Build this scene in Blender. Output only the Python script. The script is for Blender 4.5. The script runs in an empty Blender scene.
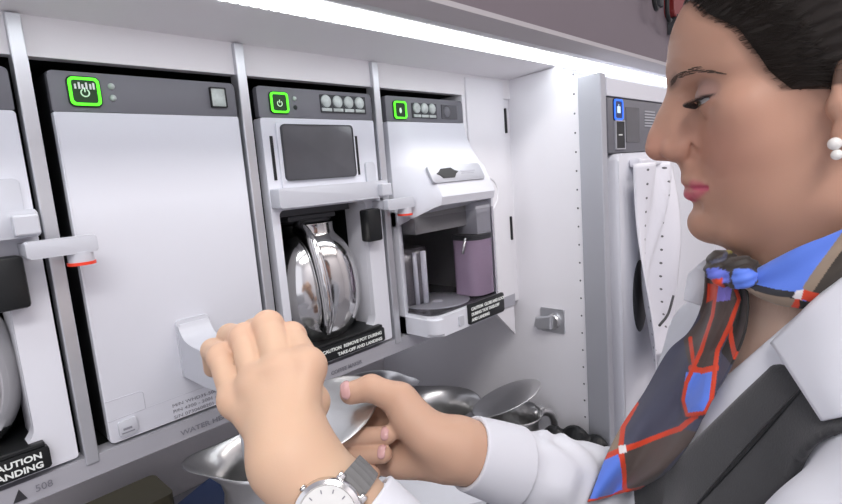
import bpy, bmesh, math, random
import numpy as np
from mathutils import Vector, Matrix
random.seed(7); rng = np.random.default_rng(7)
scene = bpy.context.scene
COL = scene.collection
R = math.radians

# ------------------------------------------------------------------ materials
def mat(name, col, rough=.5, metal=0., spec=.5, emit=None, estr=0., coat=0., trans=0., ior=1.45, sss=0., noise=0., nscale=30., bump=0., bscale=200., alpha=1., sheen=0.):
    m = bpy.data.materials.new(name); m.use_nodes = True
    nt = m.node_tree; b = nt.nodes['Principled BSDF']
    b.inputs['Base Color'].default_value = (*col, 1)
    b.inputs['Roughness'].default_value = rough
    b.inputs['Metallic'].default_value = metal
    b.inputs['Specular IOR Level'].default_value = spec
    b.inputs['IOR'].default_value = ior
    b.inputs['Coat Weight'].default_value = coat
    b.inputs['Transmission Weight'].default_value = trans
    b.inputs['Alpha'].default_value = alpha
    b.inputs['Sheen Weight'].default_value = sheen
    if sss:
        b.inputs['Subsurface Weight'].default_value = sss
        b.inputs['Subsurface Radius'].default_value = (1., .35, .2)
        b.inputs['Subsurface Scale'].default_value = .004
    if emit:
        b.inputs['Emission Color'].default_value = (*emit, 1)
        b.inputs['Emission Strength'].default_value = estr
    tc = nt.nodes.new('ShaderNodeTexCoord')
    if noise:
        n = nt.nodes.new('ShaderNodeTexNoise'); n.inputs['Scale'].default_value = nscale; n.inputs['Detail'].default_value = 4
        nt.links.new(tc.outputs['Object'], n.inputs['Vector'])
        mx = nt.nodes.new('ShaderNodeMix'); mx.data_type = 'RGBA'
        mx.inputs[6].default_value = (*[c*(1-noise) for c in col], 1); mx.inputs[7].default_value = (*[min(1, c*(1+noise)) for c in col], 1)
        nt.links.new(n.outputs['Fac'], mx.inputs[0]); nt.links.new(mx.outputs[2], b.inputs['Base Color'])
    if bump:
        n2 = nt.nodes.new('ShaderNodeTexNoise'); n2.inputs['Scale'].default_value = bscale; n2.inputs['Detail'].default_value = 3
        nt.links.new(tc.outputs['Object'], n2.inputs['Vector'])
        bp = nt.nodes.new('ShaderNodeBump'); bp.inputs['Strength'].default_value = bump; bp.inputs['Distance'].default_value = .001
        nt.links.new(n2.outputs['Fac'], bp.inputs['Height']); nt.links.new(bp.outputs[0], b.inputs['Normal'])
    return m
M = {}
M['white'] = mat('white_enamel', (.66,.67,.725), .5, spec=.4, noise=.02, nscale=6)
M['wall'] = mat('galley_laminate', (.82,.81,.84), .45, spec=.3, noise=.02, nscale=4, bump=.05, bscale=400)
M['topwall'] = mat('upper_laminate', (.84,.82,.84), .5, spec=.3, noise=.02, nscale=4)
M['fascia'] = mat('overhead_laminate', (.16,.135,.155), .5, spec=.2, noise=.05, nscale=3)
M['alu'] = mat('brushed_aluminium', (.63,.64,.67), .35, metal=.75, noise=.05, nscale=40)
M['post'] = mat('grey_post', (.47,.48,.52), .4, metal=.3)
M['rail'] = mat('rail_grey', (.46,.46,.5), .42, metal=.35, noise=.04, nscale=20)
M['panelgrey'] = mat('control_panel_grey', (.155,.155,.175), .42, spec=.4, noise=.05, nscale=12)
M['dark'] = mat('recess_black', (.008,.009,.009), .6, spec=.2)
M['black'] = mat('black_plastic', (.012,.013,.014), .38, spec=.4)
M['soft'] = mat('charcoal_plastic', (.045,.047,.052), .45, spec=.4)
M['screen'] = mat('smoked_screen', (.09,.09,.1), .22, spec=.5, noise=.25, nscale=18)
M['lever'] = mat('grey_lever_plastic', (.50,.51,.555), .32, spec=.5)
M['chrome'] = mat('polished_steel', (.72,.71,.7), .13, metal=1., noise=.04, nscale=14)
M['steel'] = mat('brushed_steel', (.66,.66,.66), .3, metal=.95, noise=.08, nscale=25)
M['green'] = mat('green_lamp', (.02,.3,.01), .4, emit=(.10,1.,.02), estr=1.6)
M['blue'] = mat('blue_lamp', (.02,.08,.5), .4, emit=(.03,.16,1.), estr=1.1)
M['bluecore'] = mat('blue_button_face', (.01,.03,.12), .3)
M['bluewhite'] = mat('blue_white_lamp', (.5,.7,.9), .4, emit=(.6,.8,1.), estr=.6)
M['btn'] = mat('button_face', (.012,.05,.012), .25, spec=.6)
M['lens'] = mat('clear_lens', (.5,.55,.53), .2, spec=.7, noise=.5, nscale=120)
M['red'] = mat('red_tip', (.75,.05,.02), .4)
M['ink'] = mat('black_ink', (.03,.03,.035), .6)
M['greyink'] = mat('grey_ink', (.22,.22,.25), .6)
M['whiteink'] = mat('white_ink', (.75,.78,.76), .6)
M['seam'] = mat('seam_grey', (.45,.45,.5), .6)
M['rivet'] = mat('rivet_steel', (.1,.1,.11), .4, metal=.4)
M['counter'] = mat('counter_grey', (.22,.215,.23), .4, noise=.15, nscale=8)
M['cavity'] = mat('cavity_laminate', (.82,.80,.81), .5, noise=.04, nscale=4)
M['led'] = mat('led_lens', (1,1,1), .4, emit=(.93,.97,1.), estr=5.5)
M['ledcover'] = mat('led_rib', (.9,.95,1), .4, emit=(.93,.97,1.), estr=4.5)
M['glass'] = mat('smoked_cover', (.80,.79,.81), .03, trans=1., ior=1.1, spec=.5)
M['lilac'] = mat('lilac_tank', (.50,.38,.52), .25, trans=.1, spec=.5, coat=.3)
M['tank'] = mat('clear_grey_tank', (.27,.26,.29), .15, trans=.5, spec=.6)
M['liquid'] = mat('water', (.97,.98,1.), .08, trans=.9, ior=1.33, alpha=.8)
M['paper'] = mat('white_perforated_plastic', (.76,.76,.82), .35, spec=.5, bump=.15, bscale=90)
M['redlatch'] = mat('red_latch', (.16,.012,.012), .4)
M['floor'] = mat('floor_grey', (.2,.2,.22), .6, noise=.2, nscale=20)
M['lining'] = mat('bay_lining_grey', (.19,.19,.195), .45)
M['lip'] = mat('lip_grey', (.40,.38,.40), .45)
M['cabin'] = mat('cabin_panel', (.6,.58,.6), .6)
M['bag'] = mat('clear_bag', (.1,.105,.12), .3, spec=.5, bump=.5, bscale=60)
M['packetblue'] = mat('blue_packet', (.03,.06,.16), .4)
M['packetolive'] = mat('olive_packet', (.11,.1,.06), .5)
M['coffee'] = mat('pot_inside', (.2,.19,.15), .3, metal=.8)
M['tray'] = mat('white_tray', (.72,.74,.8), .35)

# ------------------------------------------------------------------ mesh helpers
def link(o, parent=None):
    COL.objects.link(o)
    if parent is not None: o.parent = parent
    return o
def obj(name, bm, m, parent=None, smooth=False, loc=(0,0,0), angle=None):
    me = bpy.data.meshes.new(name)
    bmesh.ops.recalc_face_normals(bm, faces=bm.faces[:])
    bm.to_mesh(me); bm.free()
    for mm in (m if isinstance(m, (list, tuple)) else [m]): me.materials.append(mm)
    if smooth or angle:
        for p in me.polygons: p.use_smooth = True
        if angle: me.set_sharp_from_angle(angle=R(angle))
    o = bpy.data.objects.new(name, me); o.location = loc
    return link(o, parent)
def tag(o, label=None, cat=None, group=None, kind=None):
    if label: o['label'] = label
    if cat: o['category'] = cat
    if group: o['group'] = group
    if kind: o['kind'] = kind
    return o
def thing(name, label, cat, loc=(0,0,0), group=None):
    o = bpy.data.objects.new(name, None); o.empty_display_size = .02; o.location = loc; COL.objects.link(o)
    return tag(o, label, cat, group)
def struct(name, bm, m, label=None, **k):
    o = obj(name, bm, m, **k); o['kind'] = 'structure'
    o['label'] = label or ''; o['category'] = name.split('_')[0]
    return o
def NB(): return bmesh.new()
def box(bm, x0, x1, y0, y1, z0, z1, bev=0., seg=2):
    vs = [bm.verts.new((x,y,z)) for x in (x0,x1) for y in (y0,y1) for z in (z0,z1)]
    fs = [(0,1,3,2),(4,6,7,5),(0,4,5,1),(2,3,7,6),(0,2,6,4),(1,5,7,3)]
    ff = [bm.faces.new([vs[i] for i in f]) for f in fs]
    if bev:
        es = list({e for f in ff for e in f.edges})
        bmesh.ops.bevel(bm, geom=es, offset=bev, segments=seg, affect='EDGES', profile=.5)
    return bm
def rpts(x0, x1, z0, z1, r, n=5):
    """rounded rectangle outline; r may be one radius or four (BL, BR, TR, TL)"""
    rr = [r]*4 if not isinstance(r, (list, tuple)) else r
    out = []
    for (cx, cz, a0, q) in ((x0, z0, 180, rr[0]), (x1, z0, 270, rr[1]), (x1, z1, 0, rr[2]), (x0, z1, 90, rr[3])):
        sx = 1 if cx == x0 else -1; sz = 1 if cz == z0 else -1
        for k in range(n+1):
            a = R(a0 + 90*k/n); out.append((cx + sx*q + q*math.cos(a), cz + sz*q + q*math.sin(a)))
    return out
def prism(bm, pts, y0, y1, bev=0., axis='y'):
    """outline in the X-Z plane (or as named) pushed from y0 (front) to y1"""
    f = (lambda a,b,c: (a,c,b)) if axis == 'y' else ((lambda a,b,c: (c,a,b)) if axis == 'x' else (lambda a,b,c: (a,b,c)))
    A = [bm.verts.new(f(p[0],p[1],y0)) for p in pts]; B = [bm.verts.new(f(p[0],p[1],y1)) for p in pts]
    n = len(pts)
    fa = bm.faces.new(A); bm.faces.new(B[::-1])
    for i in range(n): bm.faces.new((A[i],B[i],B[(i+1)%n],A[(i+1)%n]))
    if bev:
        bmesh.ops.bevel(bm, geom=list(fa.edges), offset=bev, segments=2, affect='EDGES', profile=.5)
    return bm
def frame(bm, outer, inner, y0, y1):
    """a ring: outer outline minus inner outline (same count), from y0 to y1"""
    n = len(outer)
    v = lambda p, y: bm.verts.new((p[0], y, p[1]))
    a = [v(p,y0) for p in outer]; b = [v(p,y0) for p in inner]; c = [v(p,y1) for p in outer]; d = [v(p,y1) for p in inner]
    for i in range(n):
        j = (i+1) % n
        bm.faces.new((a[i],a[j],b[j],b[i])); bm.faces.new((c[i],d[i],d[j],c[j]))
        bm.faces.new((a[i],c[i],c[j],a[j])); bm.faces.new((b[i],b[j],d[j],d[i]))
    return bm
def basis(d):
    d = d.normalized(); u = d.cross(Vector((0,0,1)))
    if u.length < 1e-4: u = d.cross(Vector((1,0,0)))
    u.normalize(); return u, d.cross(u).normalized()
def tube(bm, pts, rad, n=10, cap=True, flat=1.):
    pts = [Vector(p) for p in pts]; rads = rad if isinstance(rad, (list, tuple)) else [rad]*len(pts)
    prev = None; rings = []
    for i, p in enumerate(pts):
        d = (pts[min(i+1, len(pts)-1)] - pts[max(i-1, 0)])
        u, w = basis(d)
        if prev is not None:
            u = (prev - d.normalized()*prev.dot(d.normalized())).normalized(); w = d.normalized().cross(u)
        prev = u
        rings.append([bm.verts.new(p + (u*math.cos(2*math.pi*k/n) + w*flat*math.sin(2*math.pi*k/n))*rads[i]) for k in range(n)])
    for a, b in zip(rings, rings[1:]):
        for k in range(n): bm.faces.new((a[k], a[(k+1)%n], b[(k+1)%n], b[k]))
    if cap: bm.faces.new(rings[0]); bm.faces.new(rings[-1])
    return bm
def lathe(bm, prof, n=40, c=(0,0,0), mod=None, axis='z'):
    """profile [(r, z)...] turned about the vertical; mod(angle, r, z) may push a ring out (spouts)"""
    rings = []
    for r, z in prof:
        ring = []
        for k in range(n):
            a = 2*math.pi*k/n; rr, zz = (mod(a, r, z) if mod else (r, z))
            p = (rr*math.cos(a), rr*math.sin(a), zz) if axis == 'z' else (rr*math.cos(a), zz, rr*math.sin(a))
            ring.append(bm.verts.new((c[0]+p[0], c[1]+p[1], c[2]+p[2])))
        rings.append(ring)
    for a, b in zip(rings, rings[1:]):
        for k in range(n): bm.faces.new((a[k], a[(k+1)%n], b[(k+1)%n], b[k]))
    for rg, pr in ((rings[0], prof[0]), (rings[-1], prof[-1])):
        if pr[0] > 1e-6: bm.faces.new(rg)
    return bm
def sphere(bm, c, r, seg=12, sc=(1,1,1)):
    m = Matrix.Translation(c) @ Matrix.Diagonal((*[r*s for s in sc], 1))
    bmesh.ops.create_uvsphere(bm, u_segments=seg, v_segments=max(6, seg*2//3), radius=1., matrix=m); return bm
def spline(P, n):
    """Catmull-Rom through the points"""
    P = [np.array(p, float) for p in P]; P = [2*P[0]-P[1]] + P + [2*P[-1]-P[-2]]; out = []
    for i in range(1, len(P)-2):
        for k in range(n):
            t = k/n; a, b, c, d = P[i-1], P[i], P[i+1], P[i+2]
            out.append(.5*((2*b) + (c-a)*t + (2*a-5*b+4*c-d)*t*t + (3*b-a-3*c+d)*t**3))
    out.append(P[-2]); return [Vector(p) if len(p) == 3 else p for p in out]
def text(name, s, x, z, size, m, parent=None, y=-.0006, align='LEFT', rot=(90,0,0), sx=1., bold=0.):
    cu = bpy.data.curves.new(name, 'FONT'); cu.body = s; cu.size = size; cu.align_x = align; cu.extrude = .00015; cu.offset = bold
    cu.resolution_u = 3
    tmp = bpy.data.objects.new('tmp', cu); me = bpy.data.meshes.new_from_object(tmp); bpy.data.objects.remove(tmp); me.materials.clear(); me.materials.append(m)
    o = bpy.data.objects.new(name, me); o.location = (x, y, z); o.rotation_euler = [R(a) for a in rot]; o.scale = (sx, 1, 1)
    return link(o, parent)
def copy_tree(o, parent=None):
    c = o.copy(); COL.objects.link(c)
    if parent is not None: c.parent = parent
    for ch in [q for q in bpy.data.objects if q.parent is o]: copy_tree(ch, c)
    return c
# ------------------------------------------------------------------ camera
def make_camera():
    y, t, r = R(46.054), R(8.246), R(-4.506)
    fw = Vector((math.sin(y)*math.cos(t), math.cos(y)*math.cos(t), -math.sin(t)))
    rt = Vector((math.cos(y), -math.sin(y), 0)); up = rt.cross(fw)
    r2 = rt*math.cos(r) + up*math.sin(r); u2 = -rt*math.sin(r) + up*math.cos(r)
    cd = bpy.data.cameras.new('camera'); cd.sensor_fit = 'HORIZONTAL'; cd.sensor_width = 36; cd.lens = 523*36/842; cd.clip_start = .02
    o = bpy.data.objects.new('camera', cd); COL.objects.link(o)
    m = Matrix((r2, u2, -fw)).transposed().to_4x4(); m.translation = (-.1193, -.5292, -.1108)
    o.matrix_world = m; scene.camera = o
make_camera()

W, G, H, HP = .165, .0256, .331, .034          # insert width, gap between inserts, height, control panel height
P = W + G                                       # pitch of the bays
XS = .685                                       # partition
# ------------------------------------------------------------------ the setting
b = NB(); box(b, -.62, XS, 0., .012, .010, .0425)
struct('trim_1', b, M['topwall'], 'grey white strip above the row of galley appliances')
b = NB(); prism(b, [(0.0, .0425), (-.091, .0498), (-.091, .12), (.012, .12), (.012, .0425)], -.62, 2.2, axis='x')
struct('trim_2', b, M['topwall'], 'white soffit between the light strip and the appliances')
# bay shells: black recess behind and between inserts
b = NB(); box(b, -.62, .5485, .30, .305, -.336, .012); box(b, -.62, .5485, .012, .30, .010, .014); box(b, -.62, .5485, .012, .30, -.3365, -.333)
for x in (-.62, -P-.0165, -.0165, P-.0165, 2*P-.0165): box(b, x-.004, x+.004, .002, .30, -.333, .010)
struct('wall_recess', b, M['dark'], 'black recess the galley appliances slide into')
# dividers
for i, x in enumerate((-P-.0165, -.0165, P-.0165, 2*P-.0165)):
    b = NB(); box(b, x-.0054, x+.0054, -.006, .01, -.341, .0415, .0012)
    struct('trim_%d' % (3+i), b, M['alu'], 'upright aluminium divider between two appliances')
# back wall to the right of the inserts, with the narrow flush door
b = NB(); box(b, .5485, .5555, -.001, .3, -.345, .010); box(b, .5555, XS, .004, .3, -.352, .0425)
struct('wall_back', b, M['wall'], 'white galley wall right of the appliances')
b = NB(); box(b, .5575, .661, -.003, .004, -.347, .038, .0012)
d1 = struct('door_1', b, M['wall'], 'narrow white flush door with black hinges beside the espresso maker')
for z in (-.028, -.215):
    b = NB(); box(b, .6595, .6635, -.0062, .0, z-.021, z+.021, .0008); obj('hinge', b, M['black'], d1)
b = NB(); lathe(b, [(.0,-.0032),(.025,-.0032),(.0262,-.0046),(.0285,-.0046),(.0295,-.003),(.0295,.0)], 40, (.601,0,-.15), axis='y'); obj('finger_pull', b, M['wall'], d1, angle=40)
# shelf rail under the inserts
b = NB(); prism(b, [(-.004,-.3345),(.01,-.3335),(.30,-.3365),(.30,-.352),(.012,-.356),(-.004,-.354)], -.62, .662, axis='x', bev=0)
rail = struct('trim_7', b, M['rail'], 'grey shelf rail with printed labels under the appliances')
text('lettering', '508', -.0598, -.3462, .0085, M['greyink'], rail, y=-.0049)
b = NB(); prism(b, [(-.0750,-.3485),(-.0655,-.3485),(-.0700,-.3385)], -.0049, -.004); obj('triangle_mark', b, M['ink'], rail)
text('lettering', 'WATER HEATER', .060, -.3482, .0070, M['greyink'], rail, y=-.0049, sx=1.25, bold=.0001)
text('lettering', 'COFFEE MAKER', .246, -.3482, .0066, M['greyink'], rail, y=-.0049, sx=1.1, bold=.0002)
b = NB(); box(b, .228, .262, -.0055, -.004, -.376, -.362); 
b.free()
b = NB(); prism(b, [(.60,-.352),(.663,-.352),(.663,-.412)], .0, .006); struct('trim_8', b, M['wall'], 'white triangular gusset under the shelf end')
# partition, corner post and the second bay
b = NB(); prism(b, [(-.128,-1.0),(.40,-1.0),(.40,.0435),(-.02,.0435),(-.09,.047),(-.128,.026)], XS, XS+.012, axis='x')
part = struct('wall_right', b, M['wall'], 'white partition panel with a line of rivets')
b = NB(); box(b, XS-.003, XS+.016, -.167, -.128, -1.0, .025, .002)
struct('trim_9', b, M['post'], 'grey aluminium corner post at the partition edge')
for k in range(20):
    z = .030 - k*.0305
    b = NB(); sphere(b, (XS-.0006, -.121, z), .0016, 8, (.5,1,1)); o = obj('rivet', b, M['rivet'], part, True)
# upper light strip, lip and overhead fascia
b = NB(); prism(b, [(-.091,.0498),(-.091,.054),(-.134,.056),(-.134,.0505),(-.138,.0505),(-.138,.062),(-.089,.062),(-.084,.0498)], -.62, 2.2, axis='x')
struct('trim_10', b, M['topwall'], 'channel holding the light strip under the overhead panel')
lamp = thing('light_strip', 'long bright white LED light strip under the overhead panel', 'light', (.8,-.1,.05))
b = NB(); box(b, -.62, 2.2, -.134, -.0915, .0500, .0535); o = obj('diffuser', b, M['led'], lamp); o.location = -lamp.location
b = NB()
for k in range(280):
    x = -.62 + k*.01; box(b, x+.001, x+.009, -.1335, -.092, .0488, .0512, .0008, 1)
o = obj('lens_cells', b, M['ledcover'], lamp); o.location = -lamp.location
b = NB(); prism(b, [(-.138,.0505),(-.148,.0505),(-.160,.064),(-.160,.070),(-.138,.070)], -.62, 2.2, axis='x'); struct('trim_11', b, M['lip'], 'pale lip running along the front of the light strip')
b = NB(); box(b, -.62, 2.2, -.156, -.136, .069, .62); fas = struct('wall_overhead', b, M['fascia'], 'dim mauve overhead panel above the light strip')
# latches on the overhead panel
for nm, x, z, mm, hk in (('latch', .885, .205, 'black', 1), ('latch', .952, .195, 'black', 1), ('latch', 1.035, .20, 'redlatch', 0)):
    lb = {.885: 'leftmost dark hooked latch on the overhead panel', .952: 'dark hooked latch between the other hooked latch and the red latch', 1.035: 'dark red latch on the overhead panel beside her forehead'}[x]
    t = thing(nm, lb, 'latch', (x,-.156,z), 'latches on the overhead panel')
    b = NB()
    if hk:
        box(b, -.008, .008, -.012, .0, -.03, .06, .002); obj('latch_plate', b, M['soft'], t)
        b = NB(); tube(b, spline([(0,-.012,.03),(0,-.02,0),(0,-.02,-.04),(.010,-.02,-.055),(.022,-.018,-.052)], 4), .004, 8); obj('hook', b, M[mm], t, True)
    else:
        prism(b, rpts(-.04,.04,-.045,.08,.012), -.018, 0, .004); obj('latch_plate', b, M[mm], t)
        for sx in (-.02,.02):
            b = NB(); box(b, sx-.004, sx+.004, -.02, 0, -.075, -.04, .002); obj('prong', b, M['soft'], t)
# lower cavity below the shelf
b = NB(); box(b, -.62, XS, .40, .41, -1.0, -.352); struct('wall_cavity', b, M['cavity'], 'grey back wall of the cavity under the shelf')
b = NB(); box(b, -.62, XS, -.165, .40, -.66, -.632, .004); struct('trim_12', b, M['counter'], 'dark grey worktop under the shelf')
b = NB(); box(b, -.62, XS, -.15, -.13, -1.0, -.66); struct('wall_lower', b, M['wall'], 'galley front below the worktop')
b = NB(); box(b, -.66, -.62, -.17, .41, -1.0, .062); struct('wall_left', b, M['wall'], 'left end panel of the galley')
# aisle around the viewer
b = NB(); box(b, -2.0, 3.2, -1.75, .41, -1.03, -1.0); struct('floor', b, M['floor'], 'grey aisle floor')
b = NB(); box(b, -2.0, 3.2, -1.75, -1.7, -1.03, 1.05); struct('wall_aisle', b, M['cabin'], 'pale cabin wall across the aisle')
b = NB(); box(b, -2.0, 3.2, -1.75, -.1, 1.0, 1.05); struct('ceiling', b, M['cabin'], 'pale cabin ceiling')

b = NB(); box(b, 2.2, 2.25, -1.75, .41, -1.0, 1.0); struct('wall_end', b, M['cabin'], 'pale cabin wall at the far end of the galley')
# ------------------------------------------------------------------ shared pieces of the inserts
def lamp_button(par, x, z, s, core, ring, glyph='power'):
    b = NB(); prism(b, rpts(x-s*.52, x+s*.52, z-s*.52, z+s*.52, s*.14), -.0018, .0); f = obj('power_button', b, M[core], par)
    b = NB(); frame(b, rpts(x-s*.635, x+s*.635, z-s*.635, z+s*.635, s*.22), rpts(x-s*.525, x+s*.525, z-s*.525, z+s*.525, s*.16), -.0028, .0); obj('light_ring', b, M[ring], f)
    b = NB(); frame(b, rpts(x-s*.70, x+s*.70, z-s*.70, z+s*.70, s*.26), rpts(x-s*.63, x+s*.63, z-s*.63, z+s*.63, s*.22), -.0012, .0); obj('button_bezel', b, M['black'], f)
    b = NB()
    if glyph == 'power':
        a0 = [R(125 + 290*k/16) for k in range(17)]
        tube(b, [(x + s*.17*math.cos(a), -.0022, z - s*.06 + s*.17*math.sin(a)) for a in a0], s*.03, 6)
        tube(b, [(x, -.0022, z - s*.03), (x, -.0022, z + s*.17)], s*.03, 6)
        obj('power_symbol', b, M['glyph'], f, True)
    elif glyph == 'oval':
        prism(b, [(x + s*.11*math.cos(2*math.pi*k/16), z - s*.04 + s*.2*math.sin(2*math.pi*k/16)) for k in range(16)], -.0024, -.0017); obj('bean_symbol', b, M['glyph'], f)
    elif glyph == 'bar':
        box(b, x-s*.22, x+s*.22, -.0024, -.0017, z-s*.2, z+s*.2); box(b, x-s*.02, x+s*.02, -.0024, -.0017, z+s*.2, z+s*.33); obj('oven_symbol', b, M['bluewhite'], f)
    return f
M['glyph'] = mat('button_glyph', (.6,.75,.6), .5, emit=(.45,.8,.45), estr=.35)
def dot(par, x, z, r, m):
    b = NB(); lathe(b, [(0,-.0026),(r*.6,-.0024),(r,-.001),(r*1.15,0)], 14, (x,0,z), axis='y'); return obj('indicator', b, M[m], par, True)
def body(par, m='white', z1=-HP):
    b = NB(); box(b, .0015, W-.0015, .004, .285, -H, 0); return obj('housing', b, M['soft'], par)
def control_panel(par):
    b = NB(); prism(b, rpts(0, W, -HP+.0006, 0, (.0008,.0008,.004,.004)), -.002, .006, .0008); return obj('control_panel', b, M['panelgrey'], par, angle=40)

# ------------------------------------------------------------------ water heater
wh = thing('water_heater', 'white flat-fronted water heater with one long lever handle, second appliance from the left', 'water heater', (0,0,0))
body(wh); cp = control_panel(wh)
lamp_button(cp, .0255, -.0165, .0185, 'btn', 'green').location.y = -.002
b = NB()
for k, (dx, h) in enumerate(((-.0075,.004),(-.0045,.0055),(-.002,.004),(.001,.0055),(.004,.0045),(.0065,.0055))): box(b, .0255+dx, .0255+dx+.0015, -.0043, -.0038, -.0145, -.0145+h)
obj('display_marks', b, M['whiteink'], cp)
for z in (-.0105, -.0205): dot(cp, .0475, z, .0026, 'lens').location.y = -.002
b = NB(); prism(b, rpts(.138,.1535,-.0245,-.006,.001), -.0035, -.002); sw = obj('rocker_switch', b, M['lens'], cp)
b = NB(); frame(b, rpts(.1372,.1543,-.0253,-.0052,.001), rpts(.1383,.1532,-.0242,-.0063,.001), -.0045, -.002); obj('switch_bezel', b, M['black'], sw)
b = NB(); prism(b, rpts(0, W, -H, -HP, (.003,.003,.001,.001)), -.003, .006, .0012); dr = obj('front_panel', b, M['white'], wh, angle=40)
b = NB()
for a, c in (((.0005,-.291),(.030,-.291)), ((.033,-.294),(.033,-.3065)), ((.033,-.309),(.0005,-.310))): tube(b, [(a[0],-.003,a[1]),(c[0],-.003,c[1])], .00035, 6)
tube(b, [(.030,-.291,0),(.0325,-.2925,0)] and [(.030,-.003,-.291),(.0323,-.003,-.292),(.033,-.003,-.294)], .00035, 6)
tube(b, [(.033,-.003,-.3065),(.033,-.003,-.309)], .00035, 6)
for x in (.033,): tube(b, [(x,-.003,-.309),(W-.002,-.003,-.3065)], .0002, 6)
obj('access_flap_seam', b, M['seam'], dr)
b = NB(); prism(b, rpts(.0075,.0235,-.3275,-.3125,.0025), -.0055, -.003, .001); bd = obj('badge', b, M['lever'], dr, angle=40)
b = NB(); box(b, .011,.0185,-.0059,-.0054,-.3215,-.3195); box(b, .0095,.0205,-.0059,-.0054,-.3245,-.3235); obj('badge_mark', b, M['greyink'], bd)
for k, s in enumerate(('M/N WHD35-500FP  -AS', 'P/N 4300 - 2001 - 01', 'S/N 0730608201')):
    text('lettering', s, .0565, -.3175 - k*.0060, .0047, M['greyink'], dr, y=-.0033, sx=1.3)
# the lever handle: flush plate at the top, sweeping out into a long grip
h = NB(); prism(h, rpts(.0705,.104,-.2925,-.2325,.004), -.006, -.003, .0015); hd = obj('lever_handle', h, M['lever'], dr, angle=40)
side = [(-.004,-.236)] + [(float(p[0]), float(p[1])) for p in spline([(-.007,-.237),(-.010,-.243),(-.017,-.250),(-.03,-.2535),(-.048,-.2545)], 5)] + [(-.092,-.2555),(-.097,-.260),(-.097,-.282),(-.092,-.2885),(-.05,-.2905),(-.004,-.2915)]
h = NB(); prism(h, side, .0715, .103, axis='x')
bmesh.ops.bevel(h, geom=[e for e in h.edges if abs(e.verts[0].co.x-e.verts[1].co.x) < 1e-6], offset=.0016, segments=2, affect='EDGES')
obj('grip', h, M['lever'], hd, angle=35)
h = NB(); box(h, .078,.088,-.007,-.003,-.2955,-.2915,.001); obj('handle_stop', h, M['black'], hd)
# water spout under the heater
h = NB(); tube(h, [(.100,-.03,-.288),(.106,-.03,-.31),(.1145,-.03,-.345),(.1155,-.03,-.41)], [.0085,.0068,.0062,.006], 16); sp = obj('spout', h, M['tray'], wh, True)

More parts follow.
